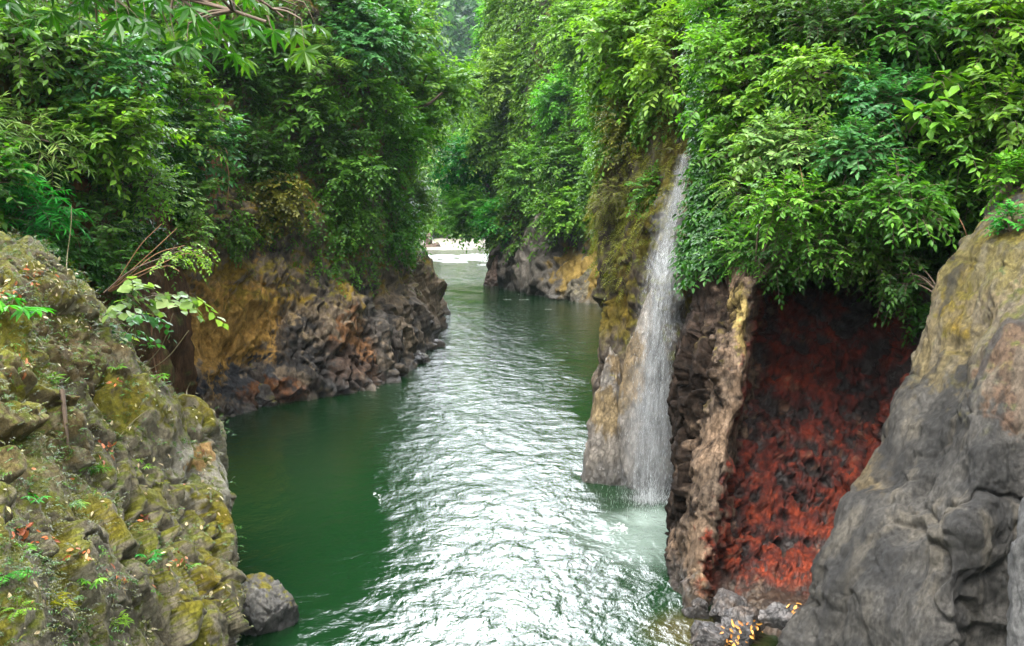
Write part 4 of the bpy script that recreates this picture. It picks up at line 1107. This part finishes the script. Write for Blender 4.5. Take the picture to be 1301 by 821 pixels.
for lb, px, py, rx, m in [('plant with huge ribbed yellow green leaves in the middle of the right slope', 1165, 150, 40, 'lime'), ('plant with huge leaves near the top right corner', 1200, 95, 36, 'bright'),
                      ('single pale giant leaf right of the waterfall', 918, 168, 14, 'lime'), ('plant with broad hanging leaves beside the dark overhang', 1175, 255, 30, 'green')]:
    bush('broad_leaved_plant', lb, 'plant', px, py, rx, rx * .8, 'giant', m, group='giant leaved plants of the right slope', off=2.4, nl=4, dens=.6, scale=.36 if rx > 20 else .34, stems=4, lump=.4)

# --- small plants on the crag, each rooted in the rock
def sprout(name, label, cat, px, py, size, kind, mat, n, scale, seed, up=.6, group='small plants on the left crag'):
    rg = np.random.default_rng(seed)
    p, nn = hit(px, py)
    ph = rg.uniform(0, 6.28) + np.arange(n) * 2.4
    D = nrm(np.stack([np.cos(ph), np.sin(ph), up * rg.uniform(.5, 1.6, n)], 1) + nn * .5)
    B = p + D * size * rg.uniform(.0, .25, (n, 1)) + np.array([0, 0, size * .25])
    e = tag(empty(name, p), label, cat, group)
    V, F, R, tp = spray_leaves(rg, B, D, kind, scale, True, .15)
    link('foliage', mesh_np('foliage', V - p, F, False, {'rnd': R}), LM[mat], e)
    tp = np.concatenate([np.repeat((p - nn * .02)[None, None], n, 0), tp], 1)
    tv, tf = twig_mesh(tp, .005)
    link('stem', mesh_np('stem', tv - p, tf, True), M_twig, e)
for k, a in enumerate([
    ('sapling with large bright leaves at the left edge of the crag', 14, 402, .18, 'palm', 'vivid', 5, .75),
    ('small fern on the crag under the bright sapling', 66, 488, .12, 'fern', 'green', 7, .30),
    ('green sprout on the ridge of the crag by the gully', 184, 442, .12, 'palm', 'vivid', 4, .35),
    ('tiny plant on the ridge of the crag above the pale rock', 200, 482, .10, 'palm', 'bright', 4, .30),
    ('thin plant on the pale rock in the middle of the crag', 178, 596, .10, 'palm', 'bright', 4, .25),
    ('three leaved sprout low on the right of the crag', 190, 712, .12, 'palm', 'vivid', 4, .32),
    ('whorled plant on the left of the crag', 92, 645, .10, 'palm', 'pale', 5, .28),
    ('leafy sprout by the left edge of the crag', 46, 640, .10, 'palm', 'vivid', 4, .3),
    ('low plant with pale leaves in the middle of the lower crag', 116, 742, .10, 'palm', 'bright', 6, .26),
    ('fern at the bottom left corner of the crag', 8, 735, .12, 'fern', 'vivid', 7, .30),
    ('fern lowest at the left of the crag', 22, 782, .12, 'fern', 'bright', 7, .26),
    ('sprout beside dead leaves at the lower right of the crag', 238, 720, .08, 'palm', 'green', 4, .24),
    ('sprout above the fern at the left edge of the crag', 30, 700, .08, 'palm', 'green', 4, .22),
    ('small plant among roots on the upper crag', 150, 470, .08, 'palm', 'green', 4, .25),
    ('grassy tuft in a crack of the crag middle', 120, 600, .08, 'lance', 'green', 8, .32),
    ('grassy tuft on the crag bottom', 150, 790, .08, 'lance', 'lime', 8, .30),
    ('yellowing tuft at the bottom left of the crag', 70, 770, .08, 'lance', 'yellow', 8, .34),
    ('leafy tuft on the crag shoulder', 205, 615, .06, 'palm', 'olive', 5, .2),
]):
    sprout('small_plant', a[0], 'plant', a[1], a[2], a[3], a[4], a[5], a[6], a[7], 600 + k)
creeper(crag, 'low moss tufts and weeds growing over the mossy left crag', lambda V, Nn: (Nn[:, 2] > .1) * sstep(-.15, .3, fbm(V / .9, 4, 450) + .5 * (1 - sstep(60, 230, proj(V)[0])) - .1) * (V[:, 1] < 17), 2600, 'small', 'olive', scale=.36, hi=False, seed=8, down=-.2, lift=.01, rbias=-.35)
creeper(crag, 'green moss cushions on the left crag', lambda V, Nn: (Nn[:, 2] > .1) * sstep(.05, .4, fbm(V / .7, 4, 451) + .4 * (1 - sstep(40, 200, proj(V)[0]))) * (V[:, 1] < 17), 1600, 'small', 'green', scale=.34, hi=False, seed=9, down=-.2, lift=.01, rbias=-.2)
# dead leaves and dry litter on the crag
def litter(name, label, r, n, clusters, cols, size, seed, region):
    rg = np.random.default_rng(seed)
    B, Nn = [], []
    for px, py, sp_, m in clusters:
        for q in range(m):
            p, nn = hit(px + rg.normal(0, sp_), py + rg.normal(0, sp_ * .7))
            B.append(p); Nn.append(nn)
    V, N_ = r['V'], r['N']
    px, py = proj(V)
    w = region(V, N_, px, py).astype(float); w /= w.sum()
    i = rg.choice(len(V), n, p=w)
    B = np.concatenate([np.array(B).reshape(-1, 3), V[i]]); Nn = np.concatenate([np.array(Nn).reshape(-1, 3), N_[i]])
    k = len(B)
    B = B + Nn * rg.uniform(.012, .035, (k, 1))
    D = nrm(np.cross(Nn, rg.normal(size=(k, 3))) + rg.normal(0, .25, (k, 3)))
    ll = size * rg.uniform(.5, 1.3, k)
    Vv, F, R = leaf_arrays(B, D, Nn + rg.normal(0, .3, (k, 3)), ll, ll * rg.uniform(.3, .55, k), rg.uniform(0, 1, k), True)
    m, nt = new_mat(name)
    a = N(nt, 'ShaderNodeAttribute', attribute_name='rnd'); rp = N(nt, 'ShaderNodeValToRGB')
    rp.color_ramp.elements[0].color = (*cols[0], 1); rp.color_ramp.elements[1].color = (*cols[-1], 1)
    for j, c in enumerate(cols[1:-1]): rp.color_ramp.elements.new((j + 1) / (len(cols) - 1)).color = (*c, 1)
    pr = N(nt, 'ShaderNodeBsdfPrincipled', Roughness=.7)
    nt.links.new(a.outputs['Fac'], rp.inputs[0]); nt.links.new(rp.outputs[0], pr.inputs['Base Color']); nt.links.new(pr.outputs[0], N(nt, 'ShaderNodeOutputMaterial').inputs[0])
    tag(link('leaf_litter', mesh_np('leaf_litter', Vv, F, False, {'rnd': R}), m), label, 'dead leaves', kind='stuff')
onc = lambda V, Nn, px, py: (Nn[:, 2] > .15) * (V[:, 1] < 17) * (px > -150)
litter('dead_leaf', 'orange and brown dead leaves lying on the left crag', crag, 60,
       [(136, 572, 7, 14), (226, 716, 7, 14), (22, 678, 9, 16), (50, 688, 9, 10), (103, 703, 7, 10), (149, 738, 7, 12), (133, 590, 5, 5), (31, 467, 9, 8), (10, 372, 10, 22), (40, 350, 12, 16), (150, 485, 3, 5), (180, 660, 5, 6)],
       [(.10, .03, .012), (.30, .07, .015), (.42, .13, .03), (.20, .10, .05)], .075, 701, onc)
litter('dry_scrap', 'pale dry leaf scraps and straw strewn over the left crag', crag, 900, [(120, 405, 26, 60), (60, 345, 22, 60)],
       [(.16, .11, .05), (.34, .27, .14), (.42, .38, .24), (.22, .20, .05)], .07, 702, onc)
litter('green_scrap', 'tiny green weeds spread over the left crag', crag, 1300, [(60, 440, 40, 60)],
       [(.03, .05, .006), (.07, .10, .01), (.12, .14, .02), (.05, .09, .015)], .065, 703, lambda V, Nn, px, py: onc(V, Nn, px, py) * sstep(0, .3, fbm(V * 1.2, 3, 77)))
litter('golden_leaf', 'orange dead leaves caught between the stones under the red recess', cliffR, 1, [(930, 812, 10, 22), (955, 800, 9, 16), (1010, 778, 4, 5), (1018, 772, 3, 3)],
       [(.40, .16, .03), (.5, .25, .05), (.30, .10, .03)], .10, 704, lambda V, Nn, px, py: (py > 790) * (py < 815) * (px > 900) * (px < 960) + 1e-9)
# vines, roots, bare stalks
def strands(name, label, cat, plist, r0, mat, n=24, group=None):
    P = [catmull(np.array(p), n) for p in plist]
    a = P[0][0].copy()
    V, F = tubes(P, [r0 * np.linspace(1, .45, n) for p in P], 6)
    tag(link(name, mesh_np(name, V - a, F, True), mat, loc=a), label, cat, group)
rg = np.random.default_rng(8)
c0 = hit(262, 190)[0] + [0, -.5, 0]
pl = []
for k in range(90):
    x = rg.normal(0, .26); y = rg.normal(0, .2)
    top = c0 + [x * .7, y, rg.uniform(-.1, .7)]
    ln = rg.uniform(.8, 2.3)
    pl.append([top, top + [x * .35 + rg.normal(0, .06), rg.normal(0, .06), -ln * .4], top + [x * .4 + rg.normal(0, .12), rg.normal(0, .1), -ln]])
strands('hanging_roots', 'shaggy brown mass of hanging roots at the edge of the dark gully', 'roots', pl, .022, M_root, 10)
pl = []
for k in range(40):
    q = hit(300, 345)[0] + [rg.normal(0, .5), -.25, rg.uniform(-.5, .6)]
for px, y0, y1, s in [(216, 330, 430, .0), (204, 360, 455, .3), (200, 395, 470, .2)]:
    p, q = hit(px, y0)[0] + [0, -.25, 0], hit(px, y1)[0]
    pl.append([p, (p + q) / 2 + [rg.normal(0, .1), -.15, 0], q + [0, -.05, -.1]])
strands('vine_roots', 'thin brown roots hanging down in the gully mouth', 'roots', pl, .03, M_root)
b = hit(150, 480)[0]
strands('bare_stalks', 'bare dry stalks leaning out of the top of the crag', 'stalks', [
    [hit(143, 485)[0], at(160, 455, 15), at(172, 420, 14.9), at(170, 385, 14.8)],
    [hit(146, 488)[0], at(180, 468, 14.9), at(205, 440, 14.9), at(220, 398, 14.9)],
    [hit(150, 485)[0], at(190, 470, 15), at(212, 455, 15.1), at(240, 420, 15.2)],
    [hit(86, 348)[0], at(86, 320, 15.5), at(90, 290, 15.6), at(91, 262, 15.8)],
    [hit(238, 505)[0], at(238, 495, 15.4), at(242, 486, 15.4)]], .011, M_twig)
strands('dry_twigs', 'long reddish dry twigs across the bare earth bank', 'twigs', [
    [at(138, 370, 18.4), at(165, 345, 18), at(195, 318, 17.8), at(225, 290, 17.8)],
    [at(138, 370, 18.4), at(170, 350, 18), at(205, 335, 17.8), at(240, 322, 17.7), at(258, 327, 17.7)],
    [at(140, 371, 18.4), at(170, 345, 18), at(200, 322, 17.9), at(235, 312, 17.8)],
    [at(140, 371, 18.4), at(175, 352, 18), at(215, 338, 17.8), at(228, 345, 17.7)],
    [at(140, 371, 18.4), at(160, 340, 18), at(180, 310, 17.9), at(205, 285, 17.8)]], .014, M_root)
strands('tree_limb', 'bare dark limb crossing the leaves of the light green tree', 'branch', [[hit(500, 150)[0], at(520, 140, 39.6), at(545, 132, 39.2), at(562, 118, 39)]], .10, M_bark)
strands('fallen_stick', 'pale dead stick lying on the upper left of the crag', 'stick', [[hit(20, 340)[0] + [0, 0, .03], hit(45, 362)[0] + [0, 0, .05], hit(70, 385)[0] + [0, 0, .03]]], .02, M_twig)
strands('fallen_stick', 'thin straw coloured stem on the crag above the dead leaves', 'stick', [[hit(150, 560)[0] + [0, 0, .03], hit(172, 538)[0] + [0, 0, .05], hit(190, 522)[0] + [0, 0, .03]]], .012, M_twig)
strands('fallen_stick', 'brown broken branch on the lower left of the crag', 'stick', [[hit(80, 500)[0] + [0, -.02, .05], hit(86, 540)[0] + [0, -.05, .05], hit(88, 570)[0] + [0, -.02, .03]]], .035, M_bark)
rg = np.random.default_rng(9)
for lb, pts in [('fine bare vine hanging in front of the dark overhang', (1020, 230, 1005, 330)), ('bare vine hanging beside the fern like bush', (965, 200, 985, 300)), ('thin reddish twig at the top of the grey rock', (1225, 290, 1205, 330))]:
    p = at(pts[0], pts[1], hitY(pts[0], pts[1]) - 1.3); q = at(pts[2], pts[3], p[1] + .3)
    strands('vine', lb, 'vine', [[near(p + [0, 1, .5])[0], p, (p + q) / 2 + [.12, -.1, 0], q]], .009, M_root)
# ------------------------------------------------------------------ waterfall
KEY = [(872, 196, 10), (866, 225, 13), (858, 262, 17), (848, 310, 21), (842, 352, 22), (837, 400, 24), (832, 470, 27), (828, 560, 31), (826, 650, 38)]
fall_c, fall_w = [], []
for k, (px, py, w_) in enumerate(KEY):
    h_ = hitY(px, py)
    Y = h_ - .16 if py < 330 else min(h_ - .25, 20.9 - (py - 330) * .0042)
    if k: Y = min(Y, fall_c[-1][1] - .02)
    fall_c.append(at(px, py, Y)); fall_w.append(w_ * Y / FPX)
fall_c[-1][2] = 0.0
fall_c = catmull(np.array(fall_c), 120); fall_w = catmull(np.array(fall_w)[:, None], 120)[:, 0]
wf = tag(empty('waterfall', fall_c[-1]), 'thin white waterfall sliding down the mossy cliff and breaking into mist', 'waterfall')
m, nt = new_mat('falling_water')
L = nt.links.new
uu = N(nt, 'ShaderNodeAttribute', attribute_name='u'); vv = N(nt, 'ShaderNodeAttribute', attribute_name='v'); ss = N(nt, 'ShaderNodeAttribute', attribute_name='sd')
cb = N(nt, 'ShaderNodeCombineXYZ'); L(uu.outputs['Fac'], cb.inputs[0]); L(vv.outputs['Fac'], cb.inputs[1]); L(ss.outputs['Fac'], cb.inputs[2])
mp = N(nt, 'ShaderNodeMapping'); mp.inputs['Scale'].default_value = (3.2, 2.2, 7.0); L(cb.outputs[0], mp.inputs[0])
nz = N(nt, 'ShaderNodeTexNoise', Scale=1.6, Detail=9.0, Roughness=.68, Distortion=.5); L(mp.outputs[0], nz.inputs['Vector'])
rm = N(nt, 'ShaderNodeMapRange'); rm.inputs[1].default_value = .42; rm.inputs[2].default_value = .72; L(nz.outputs['Fac'], rm.inputs[0])
# edge falloff 1-u^2
sq = N(nt, 'ShaderNodeMath', operation='MULTIPLY'); L(uu.outputs['Fac'], sq.inputs[0]); L(uu.outputs['Fac'], sq.inputs[1])
om = N(nt, 'ShaderNodeMath', operation='SUBTRACT'); om.inputs[0].default_value = 1.0; om.use_clamp = True; L(sq.outputs[0], om.inputs[1])
al = N(nt, 'ShaderNodeAttribute', attribute_name='dens')
m1 = N(nt, 'ShaderNodeMath', operation='MULTIPLY'); L(rm.outputs[0], m1.inputs[0]); L(om.outputs[0], m1.inputs[1])
m2 = N(nt, 'ShaderNodeMath', operation='MULTIPLY'); L(m1.outputs[0], m2.inputs[0]); L(al.outputs['Fac'], m2.inputs[1])
pr = N(nt, 'ShaderNodeBsdfPrincipled', Roughness=.5); pr.inputs['Base Color'].default_value = (.66, .69, .71, 1)
tl = N(nt, 'ShaderNodeBsdfTranslucent'); tl.inputs[0].default_value = (.80, .84, .87, 1)
mw = N(nt, 'ShaderNodeMixShader'); mw.inputs[0].default_value = .45; L(pr.outputs[0], mw.inputs[1]); L(tl.outputs[0], mw.inputs[2])
tp = N(nt, 'ShaderNodeBsdfTransparent')
mx = N(nt, 'ShaderNodeMixShader'); L(m2.outputs[0], mx.inputs[0]); L(tp.outputs[0], mx.inputs[1]); L(mw.outputs[0], mx.inputs[2])
L(mx.outputs[0], N(nt, 'ShaderNodeOutputMaterial').inputs[0])
M_fall = m
Vs, Fs, Us, Vv_, Sd, Dn, n0 = [], [], [], [], [], [], 0
tt = np.linspace(0, 1, 120)
for s in range(6):                                   # nested curved sheets of water, one behind the other
    nu = 15
    u = np.linspace(-1, 1, nu)
    wsc = [1.0, .62, 1.25, .45, .8, 1.1][s]
    dep = [-.05, -.02, .04, -.10, .02, .08][s]
    sh = [0, .18, -.1, -.2, .1, 0][s]
    X = fall_c[:, None, :] + np.stack([u[None] * fall_w[:, None] * wsc + sh * fall_w[:, None],
        (dep * (1 + 2 * tt))[:, None] + .5 * fall_w[:, None] * (u ** 2)[None] * .8 + .04 * np.sin(9 * tt[:, None] + 4 * u[None] + s), 0 * u[None] + 0 * tt[:, None]], -1)
    Vs.append(X.reshape(-1, 3)); Fs.append(grid_faces(120, nu) + n0); n0 += 120 * nu
    Us.append(np.tile(u, 120)); Vv_.append(np.repeat(tt * 5, nu)); Sd.append(np.full(120 * nu, s * 1.7))
    dn = np.interp(tt, [0, .2, .45, .6, .85, 1], [.36, .38, .31, .22, .19, .17]) * [1, .8, .55, .7, .7, .5][s]
    Dn.append(np.repeat(dn, nu))
link('water_veil', mesh_np('water_veil', np.concatenate(Vs) - fall_c[-1], np.concatenate(Fs), True,
     {'u': np.concatenate(Us), 'v': np.concatenate(Vv_), 'sd': np.concatenate(Sd), 'dens': np.concatenate(Dn)}), M_fall, wf)
# drops and short streaks
rg = np.random.default_rng(77)
nd = 6000
t = np.clip(rg.beta(1.5, 1.05, nd), 0, 1); i = (t * 119).astype(int)
B = fall_c[i] + np.stack([rg.normal(0, .36, nd) * fall_w[i] * (1 + .35 * t), rg.normal(0, .25, nd) * (.3 + fall_w[i]), rg.uniform(-.1, .1, nd)], 1)
ns = 2200                                            # splashes thrown up at the foot
ra_ = rg.exponential(.32, ns); an = rg.uniform(0, 6.283, ns)
B[:ns] = fall_c[-1] + np.stack([ra_ * np.cos(an), ra_ * np.sin(an) * .8, .03 + rg.exponential(.16, ns) * np.exp(-ra_)], 1)
B[:, 2] = np.maximum(B[:, 2], .03)
ln = rg.uniform(.03, .13, nd); wd = rg.uniform(.0007, .002, nd)
lat = np.interp(t, [0, .5, 1], [-.25, -.1, -.03])[:, None] * np.array([[1, 0, 0]]) + np.array([[0, 0, -1.0]])
lat = nrm(lat)
T = np.array([[0, 0, 1], [1, 0, 0], [-.5, .87, 0], [-.5, -.87, 0], [0, 0, -1]], float)
Vd = B[:, None] + T[None, :, 0:1] * wd[:, None, None] * [1, 0, 0] + T[None, :, 1:2] * wd[:, None, None] * [0, 1, 0] - T[None, :, 2:3] * (ln / 2)[:, None, None] * lat[:, None]
Fd = np.array([[0, 1, 2], [0, 2, 3], [0, 3, 1], [4, 2, 1], [4, 3, 2], [4, 1, 3]])
Fd = (Fd[None] + (np.arange(nd) * 5)[:, None, None]).reshape(-1, 3)
m, nt = new_mat('water_drops')
pr = N(nt, 'ShaderNodeBsdfPrincipled', Roughness=.3); pr.inputs['Base Color'].default_value = (.68, .71, .73, 1)
tl = N(nt, 'ShaderNodeBsdfTranslucent'); tl.inputs[0].default_value = (.68, .71, .73, 1)
mw = N(nt, 'ShaderNodeMixShader'); mw.inputs[0].default_value = .5
nt.links.new(pr.outputs[0], mw.inputs[1]); nt.links.new(tl.outputs[0], mw.inputs[2]); nt.links.new(mw.outputs[0], N(nt, 'ShaderNodeOutputMaterial').inputs[0])
o = link('spray', mesh_np('spray', Vd.reshape(-1, 3) - fall_c[-1], Fd, True), m, wf); o['kind'] = 'stuff'
# mist round the foot of the fall
import bmesh
bm = bmesh.new(); bmesh.ops.create_uvsphere(bm, u_segments=24, v_segments=16, radius=1)
me = bpy.data.meshes.new('mist')
for v in bm.verts: v.co = (v.co.x * (.75 - .2 * v.co.z), v.co.y * .7, v.co.z * 2.1 + 1.95)
bm.to_mesh(me); bm.free()
m, nt = new_mat('mist')
L = nt.links.new
tc = N(nt, 'ShaderNodeTexCoord'); nz = N(nt, 'ShaderNodeTexNoise', Scale=1.8, Detail=3.0); L(tc.outputs['Object'], nz.inputs['Vector'])
gr = N(nt, 'ShaderNodeTexCoord'); ln_ = N(nt, 'ShaderNodeVectorMath', operation='MULTIPLY'); ln_.inputs[1].default_value = (1.35, 1.4, .46)
sb = N(nt, 'ShaderNodeVectorMath', operation='SUBTRACT'); sb.inputs[1].default_value = (0, 0, .70)
L(gr.outputs['Object'], ln_.inputs[0]); L(ln_.outputs[0], sb.inputs[0])
le = N(nt, 'ShaderNodeVectorMath', operation='LENGTH'); L(sb.outputs[0], le.inputs[0])
fo = N(nt, 'ShaderNodeMapRange'); fo.inputs[1].default_value = .95; fo.inputs[2].default_value = .1; fo.inputs[3].default_value = 0; fo.inputs[4].default_value = .55; L(le.outputs['Value'], fo.inputs[0])
mu = N(nt, 'ShaderNodeMath', operation='MULTIPLY'); L(nz.outputs['Fac'], mu.inputs[0]); L(fo.outputs[0], mu.inputs[1])
pv = N(nt, 'ShaderNodeVolumePrincipled'); pv.inputs['Color'].default_value = (.9, .94, .96, 1); pv.inputs['Anisotropy'].default_value = .4
L(mu.outputs[0], pv.inputs['Density'])
L(pv.outputs[0], N(nt, 'ShaderNodeOutputMaterial').inputs['Volume'])
o = link('mist', me, m, wf); o['kind'] = 'stuff'
o.location = (0, 0.1, 0)
# ------------------------------------------------------------------ far end of the gorge: beach, hill, woods, air
n1, n2 = 60, 160
G = np.zeros((n1, n2, 3))
yy = np.linspace(136, 175, n1); xx = np.linspace(-60, 40, n2)
G[..., 0] = xx[None]; G[..., 1] = yy[:, None]
q = G.reshape(-1, 3)
G[..., 2] = (np.interp(G[..., 1] + 6 * fbm(q * .06, 3, 801).reshape(n1, n2), [136, 146, 152, 165, 175], [-1.2, -.2, .15, .6, 1.2]) + .25 * fbm(q * .3, 4, 802).reshape(n1, n2))
tag(link('beach', mesh_np('beach', G.reshape(-1, 3), grid_faces(n1, n2)[:, ::-1], True), plain_mat('pale_sand', (.13, .12, .095), scale=.9, var=.2, bump=.05)), 'pale sandy beach at the far bend of the river', 'beach', kind='structure')
for k, (px, py, a, b, h) in enumerate([(548, 315, 1.6, 1.2, .6), (553, 312, .8, .8, .5), (545, 306, .5, .5, 1.1)]):
    p = wat(px, py + 5)
    r = boulder('beach_stone', at(px, py, 150), (a, b, h), 130 + k, 4, 7)
    colour(r, (.09, .068, .052), (.07, .05, .04), waterline=False, scale=2)
    put_rock(r, M_rock_far, 'boulder', ['long low brown rock lying on the far beach', 'short brown rock at the end of the long one on the beach', 'dark upright stone on the far beach'][k], 'boulder', group='rocks on the far beach')
for a in [('pale willow like tree behind the beach', 556, 250, 26, 50, 'pale', 178), ('bright low bushes above the beach', 590, 288, 26, 14, 'lime', 172), ('bright low bushes at the left end of the beach', 548, 292, 22, 12, 'bright', 170), ('hazy tall tree behind the beach at the left', 530, 200, 30, 80, 'pale', 190), ('hazy round tree behind the beach', 580, 215, 32, 60, 'bright', 195),
          ('hazy tree seen through the upper gap', 575, 150, 26, 44, 'pale', 215)]:
    p = at(a[1], a[2], a[6])
    tree(a[0], *a[1:5], 'fartree', a[5], a[6], base=(p[0], p[1] + 2, .5 if a[6] < 200 else -2.0), group='trees at the river bend', scale=2.0, hi=False, nl=12)
# hill
n1, n2 = 150, 260
yy = np.linspace(215, 900, n1); xx = np.linspace(-520, 480, n2)
G = np.zeros((n1, n2, 3)); G[..., 0] = xx[None]; G[..., 1] = yy[:, None]
q = G.reshape(-1, 3)
rise = np.interp(G[..., 1], [215, 260, 330, 430, 900], [0, 18, 78, 122, 128])
G[..., 2] = -2.0 + rise * (1 + .25 * fbm(q * .006, 4, 811).reshape(n1, n2)) + .12 * rise * ridged(q * .012, 4, 812).reshape(n1, n2) * .5
tag(link('hills', mesh_np('hills', G.reshape(-1, 3), grid_faces(n1, n2)[:, ::-1], True), plain_mat('wooded_hill', (.010, .024, .010), scale=.05, bump=1.0, var=.5)), 'blue green wooded hill beyond the end of the gorge', 'hills', kind='structure')
rg = np.random.default_rng(820)
Hn = grid_normals(G)
w = np.where(np.abs(G[..., 0] / G[..., 1] + .055) < .09, 1.0, .12).ravel() * (np.abs(G[..., 0] / G[..., 1]) < .35).ravel() * (G[..., 1] < 480).ravel()
i = rg.choice(n1 * n2, 9000, p=w / w.sum())
B = q_ = G.reshape(-1, 3)[i] + rg.normal(0, 2.2, (9000, 3)) * [1, 1, .6] + [0, 0, 2.5]
sz = rg.uniform(1.5, 3.0, (9000, 1))
Pp = (B[:, None] + nrm(rg.normal(size=(9000, 9, 3))) * sz[:, None] * [1, 1, .8]).reshape(-1, 3)
Dd = rg.normal(size=Pp.shape)
ll = rg.uniform(1.4, 3.0, len(Pp))
Vv, F, R = leaf_arrays(Pp, Dd, np.array([0, -.3, 1.0]) + rg.normal(0, .4, Pp.shape), ll, ll * .7, np.clip(np.repeat(rg.uniform(0, .8, 9000), 9) + rg.uniform(0, .2, len(Pp)), 0, 1), False)
tag(link('forest', mesh_np('forest', Vv, F, False, {'rnd': R}), LM['dark']), 'far off woods covering the hill beyond the gorge', 'woods', kind='stuff')
# air
bm = bmesh.new(); bmesh.ops.create_cube(bm, size=1)
me = bpy.data.meshes.new('haze'); bm.to_mesh(me); bm.free()
m, nt = new_mat('haze')
pv = N(nt, 'ShaderNodeVolumePrincipled'); pv.inputs['Color'].default_value = (.72, .90, 1.0, 1); pv.inputs['Density'].default_value = HAZE; pv.inputs['Anisotropy'].default_value = .2
nt.links.new(pv.outputs[0], N(nt, 'ShaderNodeOutputMaterial').inputs['Volume'])
o = link('haze', me, m, loc=(0, 0, 76)); o.scale = (2060, 2060, 166)
tag(o, 'thin humid air in the gorge', 'haze', kind='stuff')
